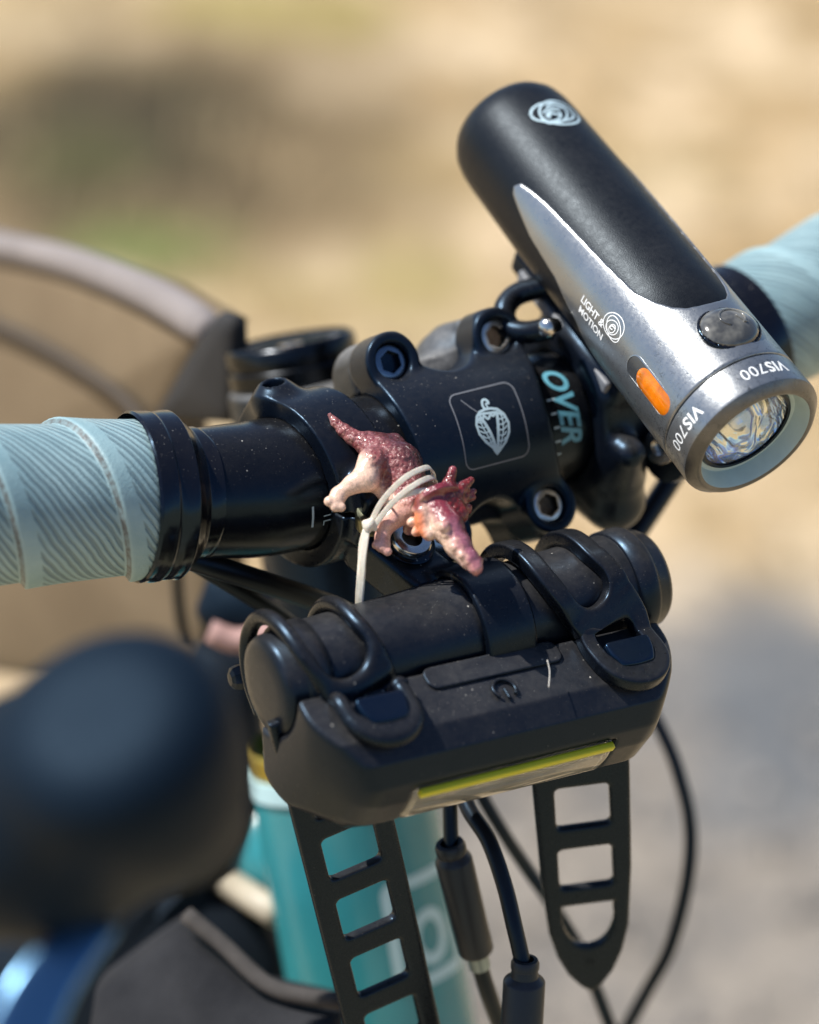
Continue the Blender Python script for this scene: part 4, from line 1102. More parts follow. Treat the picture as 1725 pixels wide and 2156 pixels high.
# straps
def ribbon_map(path, wdir, V):
    """V = (t across, s along, n out); path polyline of centres, wdir width vectors per point"""
    s = np.r_[0, np.cumsum(np.linalg.norm(np.diff(path, axis=0), axis=1))]
    ip = lambda A, q: np.stack([np.interp(q, s, A[:, k]) for k in range(3)], 1)
    T = np.gradient(path, axis=0); T /= np.linalg.norm(T, axis=1)[:, None]
    Wd = wdir - (wdir * T).sum(1)[:, None] * T; Wd /= np.linalg.norm(Wd, axis=1)[:, None]
    N = np.cross(Wd, T)
    sc_ = np.clip(V[:, 1], 0, s[-1]); ex = V[:, 1] - sc_
    c = ip(path, sc_) + ex[:, None] * ip(T, sc_)
    return c + V[:, :1] * ip(Wd, sc_) + V[:, 2:3] * ip(N, sc_)
def strap(xh, xt, slot_hw, rnd_k, tail0, tail_l, tail_w, holes, tip, length_):
    # upper loop: from the hook over the tube and down behind
    R = 14.75
    pts = []
    hk = np.array([0, *pt0]) + td * 9.5 + tn * 2.4
    pts.append((hk + td * 3, xh)); pts.append((hk, xh)); pts.append((np.array([0, *pt0]) + td * 4.0 + tn * 2.6, xh + (xt - xh) * .08))
    ang = [176, 160, 140, 118, 95, 72, 48, 22, -5, -30, -55]
    for i, a in enumerate(ang):
        f = min(1, .22 + i / 4.2)
        pts.append((np.array([0, -45 - (R + (1.2 if i == 0 else 0)) * -cos(radians(180 - a)) * -1, -23 + R * sin(radians(a))]), xh + (xt - xh) * f))
    P = np.array([LO * 0 + p + x * X for p, x in pts])
    # the hook end belongs to the tilted lamp
    for i in range(3): P[i] = L2W((P[i] - 0)[None])[0]
    for i in range(3, len(P)): P[i, 0] += LO[0]; 
    path = resample(P, .8)
    Wd = np.tile(LX, (len(path), 1))
    tot = np.linalg.norm(np.diff(path, axis=0), axis=1).sum()
    def f_up(Q):
        tt, s, n = Q.T
        hw = np.interp(s, [-8, 6, 14, 26, 60, 90], [9.6, 9.6, 9.2, 10.2, 10.4, 10.4])
        o = rect2(tt, s - tot / 2 + 3, 0 * s + 1., tot / 2 + 9, 0.01)
        o = np.maximum(np.abs(tt) - hw, -s - 6.0)
        rnd = np.where(s < 3.5, np.sqrt(tt ** 2 + (s - 3.5) ** 2) - 9.6, np.abs(tt) - hw)
        o = np.maximum(rnd, s - tot)
        slot = rect2(tt, s - 48, slot_hw + 0 * s, 30., slot_hw - .1)
        o = smax(o, -slot, .5)
        hole = rect2(tt, s - 7.0, 5.6, 5.0, 3.0)
        o = smax(o, -hole, 1.0)
        return smax(o, np.abs(n) - 1.85, rnd_k)
    V, F = surf(f_up, (-13, -8, -3.2), (13, tot + 2, 3.2), .55, 1)
    mb = []
    mb.append((ribbon_map(path, Wd, V * np.array([1, 1, -1])), F[:, ::-1]))
    tp = tail0 + np.outer(np.linspace(-14, length_ + 4, 90), tail_l)
    bend = np.linspace(-14, length_ + 4, 90)
    tp += np.outer(((bend / length_) ** 2) * 1.5, nrm(np.cross(tail_w, tail_l)))
    Wt = np.tile(tail_w, (len(tp), 1))
    def f_tail(Q):
        tt, s, n = Q.T; s = s - 14
        if tip:
            hw = np.interp(s, [-20, 0, 30, 48, 56, 62, 66, 68.5], [11.6, 11.6, 11.0, 9.8, 8.0, 5.6, 2.8, 0])
        else: hw = 11.4 + 0 * s
        o = np.maximum(np.abs(tt - .0) - hw, np.maximum(s - (68.3 if tip else length_), -14 - s)) * .9
        for k, (h0, hh) in enumerate(holes):
            if tip and k == len(holes) - 1:
                hh_ = 8.5; y = s - h0
                hwid = np.where(y < -3, 6.4 - (y + 8) * 0.05, 6.3 * np.sqrt(np.maximum(1 - ((y + 3) / 10.2) ** 2, 0)))
                hl_ = np.maximum(np.abs(tt) - hwid, np.maximum(-y - 6.5, y - 7.4)) * .8
                o = smax(o, -hl_, 1.2)
            else:
                o = smax(o, -rect2(tt, s - h0, 6.5, hh, 1.4), 1.0)
        return smax(o, np.abs(n) - 1.35, .9)
    V, F = surf(f_tail, (-14, -1, -2.6), (14, length_ + 18, 2.6), .55, 1)
    mb.append((ribbon_map(tp, Wt, V), F))
    n0 = len(mb[0][0])
    return np.vstack([mb[0][0], mb[1][0]]), np.vstack([mb[0][1], mb[1][1] + n0])
lw = nrm(np.array([.955, -.11, .27])); ll = nrm(np.array([.19, -.03, -.98]))
c0 = at_y(690, 1590, -52.)
V, F = strap(-31.5, -37.5, 6.3, 2.6, c0, ll, lw, [(8.7, 5.8), (26.3, 5.8), (43.9, 5.8), (61.5, 5.8), (79.1, 5.8)], False, 104.)
st_l = put('rubber_strap', V, F, M['rubber'], lamp)
rw = nrm(np.array([.913, -.41, .0])); rl = nrm(np.array([.10, .02, -.99]))
c0 = at_y(1222, 1620, -57.)
V, F = strap(33.0, 24.5, 5.4, .9, c0, rl, rw, [(10.2, 6.0), (28.4, 6.0), (46.4, 6.0)], True, 68.)
st_r = put('rubber_strap', V, F, M['rubber'], lamp)
for i, xh in enumerate((-31.5, 33.0)):
    hc = np.array([xh, *pt0]) + td * 9.6 + tn * 4.0
    def f_hook(P):
        q = P - hc; x = q @ X; y = q @ td; n = q @ tn
        d2 = np.maximum(rect2(x, y - .3, 6.0, 3.6, 1.), 0 * x - 9)
        d2 = smax(d2, np.sqrt((x) ** 2 + ((y + 3.5) * .85) ** 2) - 6.6, 1.)
        top = smax(d2, np.maximum(n - (1.0 - .10 * y), -1.4 - n), .6)
        stem_ = smax(rect2(x, y - 1.4, 4.6, 2.0, 1.), np.abs(n + 2.5) - 3, .5)
        return smin(top, stem_, .8)
    V, F = surf(f_hook, hc - 9, hc + 9, .4)
    put('hook', L2W(V), F, M['hook'], lamp)
# short hairs and a moulded mark at the tip of the right strap
V2, F = letters('III', 2.6, 0)
tipc = c0 + rl * 59.5
Nn = nrm(np.cross(rw, rl)); Nn = Nn if Nn @ ZC > 0 else -Nn
put('moulded_mark', tipc + V2[:, :1] * rw + V2[:, 1:2] * -rl + Nn * 1.75, F, M['rubber'], st_r)

# lint caught on the lamp
for pts_ in ([at_y(1151, 1388, -66), at_y(1156, 1412, -68), at_y(1154, 1445, -71)],):
    pp = np.array(pts_) - ZC * -3.2
    V, F = tube(resample(pp, .6), .13, 6); put('lint', V, F, plain('pale_lint', (.55, .53, .48), .9, 0, .1), body)
# ------------------------------------------------------------------ toy dinosaur
def DP(x, y, d):      # measured on an enlarged crop of the toy
    return at_depth(657.9 + .2136 * x, 842.1 + .2136 * y, d)
u2 = .2136 * 612 / FP   # crop units to mm
dino = empty('toy_dinosaur', DP(700, 1100, 620), 'tiny maroon and cream plastic horned dinosaur lying over the clamp under a white rubber band', 'toy')
def f_dino(P):
    c = lambda a, b, ra, rb: s_cone(P, a, b, ra * u2, rb * u2)
    tail = [DP(175, 150, 617), DP(230, 225, 616.5), DP(310, 300, 616), DP(400, 368, 615.5), DP(500, 420, 615), DP(620, 480, 614.5)]
    tr = [26, 44, 64, 78, 96, 120]
    d = c(tail[0], tail[1], tr[0], tr[1])
    for i in range(1, 5): d = smin(d, c(tail[i], tail[i + 1], tr[i], tr[i + 1]), .8)
    # trunk, arched back
    d = smin(d, c(DP(690, 560, 614), DP(840, 650, 613), 205, 232), 2.0)
    d = smin(d, c(DP(840, 650, 613), DP(930, 830, 611), 225, 190), 2.0)
    d = smin(d, c(DP(930, 830, 611), DP(960, 1010, 608.5), 190, 165), 2.0)
    d = smin(d, c(DP(850, 1020, 609), DP(1000, 1060, 607), 150, 150), 2.0)
    # ridge along the back
    d = smin(d, c(DP(560, 352, 615.5), DP(820, 395, 616), 40, 55), 1.6)
    d = smin(d, c(DP(820, 395, 616), DP(1010, 600, 615), 50, 60), 1.6)
    # hind leg on the near side
    d = smin(d, c(DP(590, 610, 608.5), DP(520, 740, 607), 150, 118), 1.6)
    d = smin(d, c(DP(540, 790, 606.8), DP(400, 830, 606.5), 125, 92), 1.4)
    d = smin(d, c(DP(400, 830, 606.5), DP(260, 925, 606.5), 88, 70), 1.0)
    d = smin(d, c(DP(258, 940, 606.5), DP(232, 1000, 606), 82, 88), .8)
    for tx, ty, r in ((165, 1000, 52), (225, 1055, 50), (285, 1058, 46)):
        d = smin(d, s_sphere(P, DP(tx, ty, 604.8), r * u2), .5)
    # belly
    d = smin(d, c(DP(620, 840, 611), DP(760, 930, 611), 95, 110), 2.0)
    # fore leg on the near side
    d = smin(d, c(DP(860, 1110, 607.5), DP(740, 1210, 606.5), 135, 105), 1.4)
    d = smin(d, c(DP(725, 1220, 606.3), DP(690, 1340, 606), 92, 70), .9)
    d = smin(d, c(DP(690, 1350, 606), DP(690, 1420, 605.5), 72, 84), .7)
    for tx, ty, r in ((625, 1430, 40), (690, 1460, 44), (740, 1495, 46)):
        d = smin(d, s_sphere(P, DP(tx, ty, 604.6), r * u2), .5)
    # legs on the far side
    d = smin(d, c(DP(760, 760, 619), DP(640, 930, 622), 120, 70), 1.4)
    d = smin(d, c(DP(1010, 1130, 614), DP(960, 1270, 616), 105, 70), 1.2)
    return d
def f_head(P):
    c = lambda a, b, ra, rb: s_cone(P, a, b, ra * u2, rb * u2)
    d = c(DP(1230, 1090, 601.5), DP(1330, 1240, 599.5), 150, 158)
    d = smin(d, c(DP(1330, 1250, 599.5), DP(1440, 1430, 597.5), 150, 128), 1.2)
    d = smin(d, c(DP(1440, 1440, 597.5), DP(1545, 1570, 596), 122, 96), 1.0)
    d = smin(d, c(DP(1545, 1570, 596), DP(1612, 1655, 595.2), 92, 66), .8)
    d = smin(d, c(DP(1610, 1650, 595.2), DP(1645, 1585, 596), 60, 40), .6)     # upper beak corner
    d = smin(d, c(DP(1600, 1665, 595.2), DP(1612, 1712, 595.4), 55, 22), .5)
    d = smin(d, c(DP(1180, 1170, 602.5), DP(1120, 1190, 603), 120, 90), 1.2)
    # frill behind the cheeks: a bent plate
    fc = DP(1240, 1040, 603.2)
    fn = nrm(DP(1500, 1500, 597) - DP(1210, 1000, 604))
    q = P - fc; n = q @ fn; rr = length(q - n[:, None] * fn)
    plate_ = np.maximum(rr - 262 * u2, np.abs(n + .035 * rr ** 2) - .75)
    d = smin(d, plate_, 1.3)
    # cheek lumps, near side
    for x, y, dd, r in ((1075, 1035, 600.5, 62), (1010, 1085, 600.5, 34), (985, 1200, 600.8, 48), (1040, 1290, 600.3, 52), (1090, 1190, 600, 85), (1110, 1270, 599.6, 70), (1095, 1110, 600, 80), (1150, 1320, 599, 70), (965, 1215, 600.6, 30), (1010, 1310, 600.2, 32)):
        d = smin(d, s_sphere(P, DP(x, y, dd), r * u2), .7)
    # ridges and bumps along the muzzle
    for x, y, dd, r in ((1490, 1400, 597.8, 38), (1540, 1490, 596.8, 34), (1440, 1300, 598.8, 50), (1395, 1215, 599.5, 55), (1330, 1330, 595.9, 40), (1400, 1450, 594.9, 26), (1470, 1530, 594.2, 30), (1590, 1540, 596, 36), (1300, 1250, 595.6, 55)):
        d = smin(d, s_sphere(P, DP(x, y, dd), r * u2), .7)
    return d
def f_horns(P):
    c = lambda a, b, ra, rb: s_cone(P, a, b, ra * u2 * 1.08, rb * u2 * 1.15)
    d = c(DP(1300, 960, 603.5), DP(1345, 830, 604), 92, 60)
    d = smin(d, c(DP(1345, 830, 604), DP(1385, 690, 604.5), 58, 36), .5)
    d = smin(d, c(DP(1130, 1060, 602), DP(1165, 930, 602.5), 90, 24), .8)
    d = smin(d, c(DP(1390, 960, 604), DP(1480, 860, 605), 85, 52), .7)
    d = smin(d, c(DP(1480, 860, 605), DP(1565, 790, 606), 58, 30), .5)
    d = smin(d, c(DP(1430, 1000, 604), DP(1530, 930, 606), 70, 44), .6)
    d = smin(d, c(DP(1530, 930, 606), DP(1590, 900, 606.5), 40, 26), .4)
    d = smin(d, c(DP(1540, 970, 605.6), DP(1585, 960, 606), 36, 26), .4)
    d = smin(d, c(DP(1440, 1070, 603.6), DP(1535, 1060, 605), 60, 32), .5)
    d = smin(d, c(DP(1535, 1060, 605), DP(1540, 1095, 605), 34, 26), .4)
    d = smin(d, c(DP(1330, 1000, 602.5), DP(1450, 1130, 602), 110, 80), 1.)
    return d
def sstep(x, a, b):
    t = np.clip((x - a) / (b - a), 0, 1); return t * t * (3 - 2 * t)
def proj(V):
    d = V - CAM; z = -(d @ ZC)
    return (CX + FP * (d @ XC) / z - 657.9) / .2136, (CY - FP * (d @ YC) / z - 842.1) / .2136
def vnoise(V, k, seed):
    r = np.random.default_rng(seed); out = np.zeros(len(V))
    for _ in range(14):
        w = r.normal(0, k, 3); out += np.sin(V @ w + r.uniform(0, 6.28))
    return out / 3.74
MAROON, DARK, CREAM = np.array([.20, .022, .034]), np.array([.045, .009, .010]), np.array([.84, .57, .43])
PINK, ORANGE, RED, PURP = np.array([.64, .27, .26]), np.array([.75, .15, .02]), np.array([.17, .013, .012]), np.array([.26, .075, .13])
def body_paint(V):
    # spray of maroon over cream: along the toy's own back-to-belly direction
    along = nrm(DP(930, 830, 611) - DP(690, 560, 614))
    up = nrm(DP(900, 450, 615) - DP(690, 900, 609)); up = nrm(up - (up @ along) * along)
    mid = DP(800, 640, 612)
    h = (V - mid) @ up + .3 * vnoise(V, 1.6, 3) + .5 * vnoise(V, 4.5, 5)
    s = (V - mid) @ along
    m = sstep(h, -7.6, -3.6)
    m = np.maximum(m, sstep(-s + .35 * h, 6.5, 10) * .9)     # tail all round
    m = m * .96
    m = np.clip(m * .92 + .25 * (vnoise(V, 7, 8) > .9) * sstep(h, -9, -3), 0, 1)
    dk = sstep(h, -1.5, 3.4)
    c = CREAM + (MAROON - CREAM) * m[:, None]
    c = c + (DARK - c) * (dk * .75)[:, None]
    pk = sstep(s, 5, 13)[:, None] * (1 - m[:, None]) * .6
    c = c + (PINK - c) * pk
    c = np.clip(c * (1 + .10 * vnoise(V, 9, 9)[:, None]), 0.004, 1)
    return np.hstack([c, np.clip(m, .06, 1)[:, None]])
def head_paint(V):
    a = DP(1200, 1050, 602); b = DP(1620, 1660, 595); al = nrm(b - a)
    up = nrm(DP(1500, 1300, 599) - DP(1250, 1400, 598)); up = nrm(up - (up @ al) * al)
    q = V - (a + b) / 2; h = q @ up + .45 * vnoise(V, 2.4, 21) + .25 * vnoise(V, 7, 22); s = q @ al
    c = CREAM * .93 + (PINK - CREAM * .93) * sstep(h, -3.0, -.5)[:, None] * .8
    c = c + (PURP - c) * sstep(h, -1.9, .3)[:, None] * .85
    c = c + (MAROON * .6 - c) * (sstep(h, .8, 2.6) * .8)[:, None]
    c = c + (MAROON - c) * (sstep(-s, 1.5, 4.5) * sstep(h, -3.4, -.5) * .92)[:, None]
    near = sstep((V - DP(1075, 1180, 600)) @ (DP(1000, 1200, 600) - DP(1200, 1180, 600)) / np.linalg.norm(DP(1000, 1200, 600) - DP(1200, 1180, 600)), -1.6, .4)
    o = near * sstep(-s, -1.5, 1.) ; tip = near * sstep((V - DP(985, 1200, 600)) @ nrm(DP(900, 1200, 600) - DP(1100, 1180, 600)), -.9, .5)
    topk = sstep((V - DP(1075, 1100, 600)) @ YC, -.8, .8)
    c = c + (ORANGE - c) * (o * (1 - topk * .9) * .8)[:, None]
    c = c + (RED * 1.2 - c) * (o * topk * .9)[:, None]
    c = c + (CREAM - c) * (tip * .75)[:, None]
    c = c + (PINK * .9 - c) * (sstep(s, 6.5, 9.5) * .45)[:, None]
    return np.hstack([np.clip(c * (1 + .12 * vnoise(V, 8, 29)[:, None]), 0.004, 1), np.full((len(V), 1), .35)])
t = NT('painted_toy_plastic')
g = t.n('ShaderNodeVertexColor'); g.layer_name = 'paint'
v = t.coord('Object')
sp = t.ramp(t.noise(v, 2600, 4, .7), (.36, .72), (.62, 1.08))
t.l(t.mix(1., g.outputs[0], (1, 1, 1)), t.b.inputs['Base Color'])
mm = t.n('ShaderNodeMix', data_type='RGBA', blend_type='MULTIPLY'); mm.inputs[0].default_value = 1.
t.l(g.outputs[0], mm.inputs[6]); t.l(sp, mm.inputs[7]); t.l(mm.outputs[2], t.b.inputs['Base Color'])
t.set(Coat_Weight=.6, Coat_Roughness=.07, Roughness=.30, Subsurface_Weight=.06, Subsurface_Scale=.0012, Specular_IOR_Level=.5)
t.b.inputs['Subsurface Radius'].default_value = (1., .4, .25)
bmp = t.n('ShaderNodeTexVoronoi'); bmp.inputs['Scale'].default_value = 850; t.l(v, bmp.inputs['Vector'])
wr = t.noise(v, 420, 4, .6, 1.5)
t.bump(t.math('MULTIPLY', t.math('ADD', t.math('MULTIPLY', bmp.outputs['Distance'], -.9), t.math('MULTIPLY', wr, 1.1)), g.outputs['Alpha']), .75, .0007)
lo_, hi_ = DP(850, 760, 612) - 34, DP(850, 760, 612) + 34
V, F = surf(f_dino, lo_, hi_, .42)
V = V + (0.05 * vnoise(V, 2.6, 41))[:, None] * nrm(np.array([-.3, -.6, .7]))
put('body', V, F, t.m, dino, colors=body_paint(V))
hc = DP(1330, 1250, 600)
V, F = surf(f_head, hc - 18, hc + 18, .30)
put('head', V, F, t.m, dino, colors=head_paint(V))
V, F = surf(f_horns, hc - 20, hc + 20, .32)
put('horns', V, F, t.m, dino, colors=np.clip(RED * (1 + .35 * vnoise(V, 3, 51)[:, None]) + PURP * .25 * np.clip(vnoise(V, 1.2, 52), 0, 1)[:, None], .004, 1))

# ------------------------------------------------------------------ rubber band
t = NT('white_rubber_band_material'); v = t.coord('Object')
t.l(t.mix(t.ramp(t.noise(v, 500, 5, .65), (.3, 0.), (.7, 1.)), (.60, .55, .44), (.78, .74, .64)), t.b.inputs['Base Color'])
t.set(Roughness=.55, Subsurface_Weight=.15, Subsurface_Scale=.001); t.bump(t.noise(v, 1600, 4, .7), .35, .0003)
band = empty('rubber_band', DP(560, 1240, 606), 'white rubber band knotted around the toy dinosaur and hanging in front of the clamp', 'rubber band')
def flat_band(P, w, th, wide, close=False):
    """strip of width w, thickness th; wide gives the direction of its width"""
    T = np.gradient(P, axis=0)
    if close: T[0] = T[-1] = P[1] - P[-2]
    T /= np.linalg.norm(T, axis=1)[:, None]
    V = []; n = 12
    for i, p in enumerate(P):
        wd = wide[i] - (wide[i] @ T[i]) * T[i]; wd = nrm(wd); nn = np.cross(T[i], wd)
        for j in range(n):
            a = j / n * 2 * pi + pi / n; ca, sa = cos(a), sin(a)
            V.append(p + wd * w / 2 * np.sign(ca) * abs(ca) ** .32 + nn * th / 2 * np.sign(sa) * abs(sa) ** .32)
    F = [(i * n + j, i * n + (j + 1) % n, (i + 1) * n + (j + 1) % n, (i + 1) * n + j) for i in range(len(P) - 1) for j in range(n)]
    if not close: F += [tuple(range(n - 1, -1, -1)), tuple((len(P) - 1) * n + j for j in range(n))]
    return np.array(V), F
loops = [
    ([(580, 1205, 603.8), (672, 1025, 602.2), (780, 890, 600.6), (912, 768, 600.0), (1050, 692, 602.5), (1160, 672, 608), (1190, 790, 614), (1050, 960, 617), (850, 1130, 616), (680, 1240, 611)], (.6, .8)),
    ([(604, 1248, 603.2), (730, 1085, 601.4), (862, 945, 599.8), (1000, 842, 599.6), (1118, 782, 602.0), (1200, 770, 608), (1200, 850, 613), (1060, 1010, 616), (860, 1160, 615), (690, 1260, 610)], (.5, .85)),
    ([(760, 1020, 602.0), (870, 950, 600.4), (985, 915, 600.0), (1100, 893, 600.6), (1190, 890, 603), (1240, 925, 609), (1120, 1020, 614), (930, 1080, 615), (790, 1080, 611)], (.2, 1.)),
]
for pts, (wx, wy) in loops:
    P = resample(np.array([DP(*p) for p in pts] + [DP(*pts[0])]), .5)
    wd = nrm(wx * XC + wy * YC)
    wide = np.array([nrm(np.cross(np.cross(ZC, XC * .85 + YC * .5), ZC) * 0 + (YC * .75 - XC * .65)) for _ in P])
    V, F = flat_band(P, 1.3, .5, wide, True)
    put('loop', V, F, t.m, band)
k0 = DP(560, 1235, 602.8)
def f_knot(P):
    d = s_ell(P, k0, [nrm(XC - .4 * YC), nrm(YC + .4 * XC), ZC], (1.3, 1.45, 1.2))
    d = smin(d, s_cone(P, DP(520, 1215, 602.8), DP(545, 1290, 602.8), .75, .7), .5)
    return smin(d, s_cone(P, DP(585, 1190, 602.8), DP(612, 1265, 603.2), .7, .7), .4)
V, F = surf(f_knot, k0 - 4, k0 + 4, .25); put('knot', V, F, t.m, band)
for pts in ([(535, 1275, 602.8), (520, 1400, 602.2), (500, 1560, 602), (492, 1720, 602.5), (478, 1900, 604), (470, 2060, 606)],
            [(528, 1280, 603.6), (492, 1420, 603.2), (482, 1580, 603.2), (470, 1740, 603), (458, 1900, 604.5), (452, 2060, 606.5)]):
    P = resample(np.array([DP(*p) for p in pts]), .6)
    wide = np.array([nrm(XC * cos(i * .012) + ZC * .7 * sin(i * .05)) for i in range(len(P))])
    V, F = flat_band(P, 1.5, .6, wide); put('tail', V, F, t.m, band)

# ------------------------------------------------------------------ two cables with plugs, hanging under the light
M['plug'] = black('black_plug_shell', (.020, .020, .022), .38, .06, seed=71, bump=.05, specks=False)
def plug(c, d, prof, label, name, wires, flat=1.):
    o = empty('cable', c, label, 'cable', 'cables with in-line plugs')
    for pts, r in wires:
        V, F = tube(resample(np.array(pts), 1.5), r, 18); put('wire', V, F, M['cable'], o)
    V, F = lathe(c, d, prof, 40); put('plug_shell', V, F, M['plug'], o, sharp=40)
    return o
Q = lambda x, y, d: at_depth(842 + .2432 * x, 1631.6 + .2432 * y, d)
a, b = Q(455, 690, 640), Q(690, 1640, 654)
d = nrm(b - a); L = np.linalg.norm(b - a)
o = plug(a, d, [(-3.4, 2.2), (-3.3, 3.3), (-2.4, 3.7), (-.8, 3.7), (-.2, 3.4), (.2, 3.6), (1.0, 4.3), (1.8, 4.5), (L * .86, 4.3), (L * .88, 4.0), (L * .9, 3.0), (L * .9, .01)], 'black cable whose long plug hangs beside the teal head tube', 'plug',
         [([Q(420, -250, 640), Q(432, 100, 640), Q(440, 420, 640), Q(450, 660, 640)], 1.8), ([Q(680, 1620, 654), Q(770, 1900, 660), Q(880, 2200, 668)], 2.1)])
V, F = lathe(a + d * L * .9, d, [(-.5, 2.6), (4.0, 2.6), (4.2, 2.2), (4.2, .01)], 24); put('plug_tip', V, F, plain('pale_plug_metal', (.25, .32, .33), .35, .7), o, sharp=40)
a, b = Q(1082, 1700, 626), Q(1040, 2500, 634)
d = nrm(b - a)
o = plug(a, d, [(-3.2, 2.0), (-3.1, 2.9), (-2.2, 3.3), (-.9, 3.3), (-.7, 3.0), (-.2, 3.1), (1.2, 3.3), (2.2, 4.6), (2.7, 4.9), (50, 4.9), (52, 3), (52, .01)], 'black cable curving down into a thick plug at the bottom edge of the picture', 'plug',
         [([Q(520, 60, 640), Q(600, 300, 636), Q(770, 570, 632), Q(905, 950, 628), Q(985, 1280, 626), Q(1050, 1560, 626), Q(1078, 1700, 626)], 1.95)])

# ------------------------------------------------------------------ bags
def quad_bag(name, corners, mat, label, cat, width, wdir, n=18, bulge=6.):
    """soft box: outline polygon extruded along wdir with bulged sides and rounded rims"""
    C = np.array(corners); m = len(C)
    pl = densify(C, 6.); ctr = pl.mean(0)
    rings = []
    for k, (f, sc_) in enumerate(((0, .0), (0, .55), (0.015, .90), (.05, .965), (.12, .995), (.5, 1.01), (.88, .995), (.95, .965), (.985, .90), (1, .55), (1., 0.))):
        bl = bulge * (1 - sc_ ** 2) * (-1 if f < .5 else 1)
        rings.append(ctr + (pl - ctr) * max(sc_, 1e-3) + wdir * (width * (f - .5) + bl))
    V = np.vstack(rings); q = len(pl)
    F = [(i * q + j, i * q + (j + 1) % q, (i + 1) * q + (j + 1) % q, (i + 1) * q + j) for i in range(len(rings) - 1) for j in range(q)]
    o = empty(name, ctr, label, cat)
    put('fabric_shell', V, F, mat, o)
    return o
t = NT('khaki_canvas'); v = t.coord('Object')
t.l(t.mix(t.ramp(t.noise(v, 14, 4, .6), (.3, 0.), (.7, 1.)), (.17, .127, .08), (.235, .18, .115)), t.b.inputs['Base Color'])
t.set(Roughness=.9, Specular_IOR_Level=.15); t.bump(t.noise(v, 900, 2, .5), .3, .0005)
khaki = t.m
X0 = -12.
fb = [at_x(440, 690, X0), at_x(300, 610, X0), at_x(150, 560, X0), at_x(-260, 500, X0), at_x(-420, 900, X0), at_x(-200, 1400, X0), at_x(180, 1450, X0), at_x(420, 1400, X0), at_x(440, 1180, X0), at_x(345, 875, X0), at_x(405, 760, X0)]
fbag = quad_bag('frame_bag', [p + X * 7 for p in fb], khaki, 'khaki canvas bag with grey top edge strapped along the top tube behind the bar', 'bag', 14, X)
pts = [at_x(446, 700, X0 + 2), at_x(380, 655, X0 + 2), at_x(300, 612, X0 + 2), at_x(150, 553, X0 + 2), at_x(-30, 512, X0 + 2), at_x(-250, 477, X0 + 2)]
P = resample(np.array(pts), 2.); V, F = tube(P, np.interp(np.arange(len(P)), [0, 3, 14, 60], [3.6, 5.2, 5.4, 4.6]), 20); put('top_edge', V, F, plain('lavender_grey_webbing', (.22, .195, .185), .85, 0, .1, 40), fbag)
pts = [at_x(-60, 665, X0 - 4), at_x(60, 715, X0 - 5), at_x(190, 790, X0 - 5), at_x(270, 850, X0 - 4), at_x(330, 930, X0 - 3)]
V, F = tube(resample(np.array(pts), 3), 2.0, 12); put('zip', V, F, plain('brown_zip', (.055, .042, .030), .8, 0, .1, 60), fbag)
def soft_panel(name, pts_, x0, th, mat, parent):
    pl = densify(np.array([at_x(u, v_, x0) for u, v_ in pts_]), 4.); c = pl.mean(0); q = len(pl)
    V = np.vstack([c + (pl - c) * k + X * d for k, d in ((.01, -th), (.8, -th), (.96, -th * .6), (1, 0), (.96, th), (.01, th))])
    F = [(i * q + j, i * q + (j + 1) % q, (i + 1) * q + (j + 1) % q, (i + 1) * q + j) for i in range(5) for j in range(q)]
    return put(name, V, F, mat, parent)
soft_panel('front_flap', [(474, 655), (500, 668), (505, 760), (500, 890), (335, 880), (410, 745)], X0 - 1, 3.0, plain('shaded_front_fabric', (.016, .016, .017), .8, 0, .15, 60), fbag)  # near-black colour paints in the shade on the bag's front end
V, F = tube(resample(np.array([at_x(372, 1190, X0 - 6), at_x(378, 1280, X0 - 6), at_x(392, 1360, X0 - 4)]), 3), 1.7, 12); put('cord', V, F, M['cable'], fbag)
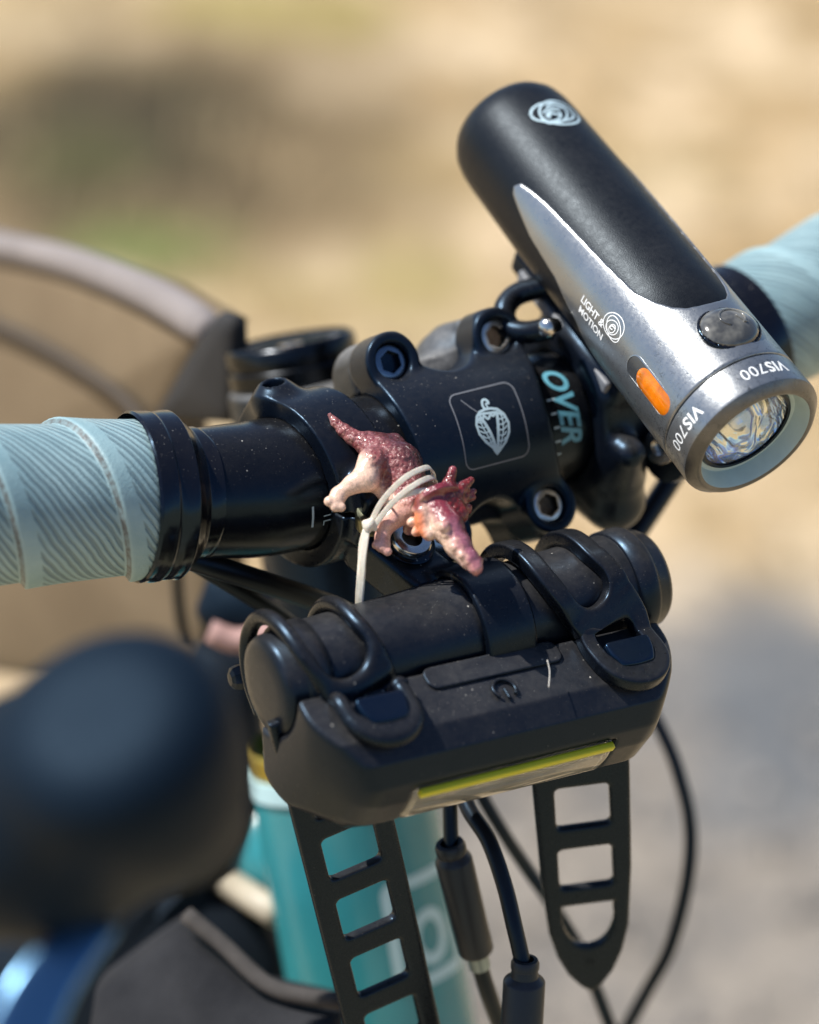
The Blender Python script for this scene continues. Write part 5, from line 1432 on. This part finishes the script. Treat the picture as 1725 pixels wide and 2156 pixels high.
# black buckle and pale pink ribbon beneath the bar, both out of focus
c = at_depth(505, 1285, 742)
V, F = surf(lambda P: smin(s_ell(P, c, [XC, YC, ZC], (12, 7, 7)), s_cone(P, at_depth(470, 1240, 742), at_depth(600, 1330, 742), 5, 8), 4), c - 22, c + 22, 1.2)
put('buckle', V, F, M['hood'], fbag)
V, F = tube(resample(np.array([at_depth(440, 1330, 735), at_depth(500, 1350, 735), at_depth(560, 1335, 732), at_depth(620, 1330, 730)]), 3), 3.4, 14)
put('pull_tab', V, F, plain('pale_pink_ribbon', (.36, .22, .20), .8, 0, .1, 60), fbag)

t = NT('charcoal_brown_fabric'); v = t.coord('Object')
t.l(t.mix(t.ramp(t.noise(v, 40, 4, .6), (.3, 0.), (.7, 1.)), (.019, .020, .023), (.036, .037, .041)), t.b.inputs['Base Color'])
t.set(Roughness=.92, Specular_IOR_Level=.1); t.bump(t.noise(v, 1200, 2, .5), .4, .0006)
sb = quad_bag('stem_bag', [at_depth(392, 1930, 700), at_depth(560, 2075, 690), at_depth(720, 2110, 684), at_depth(730, 2420, 684), at_depth(160, 2420, 700), at_depth(215, 2060, 706), at_depth(330, 1975, 704)], t.m,
              'charcoal fabric pouch at the bottom left below the brake hood', 'bag', 40, -ZC, bulge=7)
gb = quad_bag('shade_mass', [at_depth(425, 1345, 792), at_depth(548, 1385, 792), at_depth(566, 1690, 792), at_depth(478, 1712, 792), at_depth(462, 1850, 792), at_depth(565, 1915, 792), at_depth(610, 1990, 792), at_depth(640, 2500, 792), at_depth(-350, 2500, 800), at_depth(-330, 1900, 806), at_depth(60, 1800, 806), at_depth(300, 1700, 800), at_depth(400, 1500, 796)], black('shade_black', (.006, .006, .007), .75, .0, seed=91, specks=False), 'added black mass standing in for deep shade behind the brake hood and the charcoal pouch', 'bag', 50, -ZC, bulge=9)  # added dark mass that fills the shaded gaps
rim = resample(np.array([at_depth(392, 1925, 682), at_depth(470, 1990, 678), at_depth(560, 2072, 672), at_depth(640, 2098, 668), at_depth(725, 2108, 666)]), 3)
V, F = tube(rim, 2.2, 12); put('bound_edge', V, F, plain('worn_grey_binding', (.05, .045, .042), .9, 0, .2, 200), sb)
V, F = tube(resample(np.array([at_depth(250, 1960, 800), at_depth(330, 1885, 800), at_depth(420, 1850, 800)]), 3), 7, 16)
put('strap', V, F, plain('tan_webbing', (.25, .19, .12), .85, 0, .2, 60), sb)
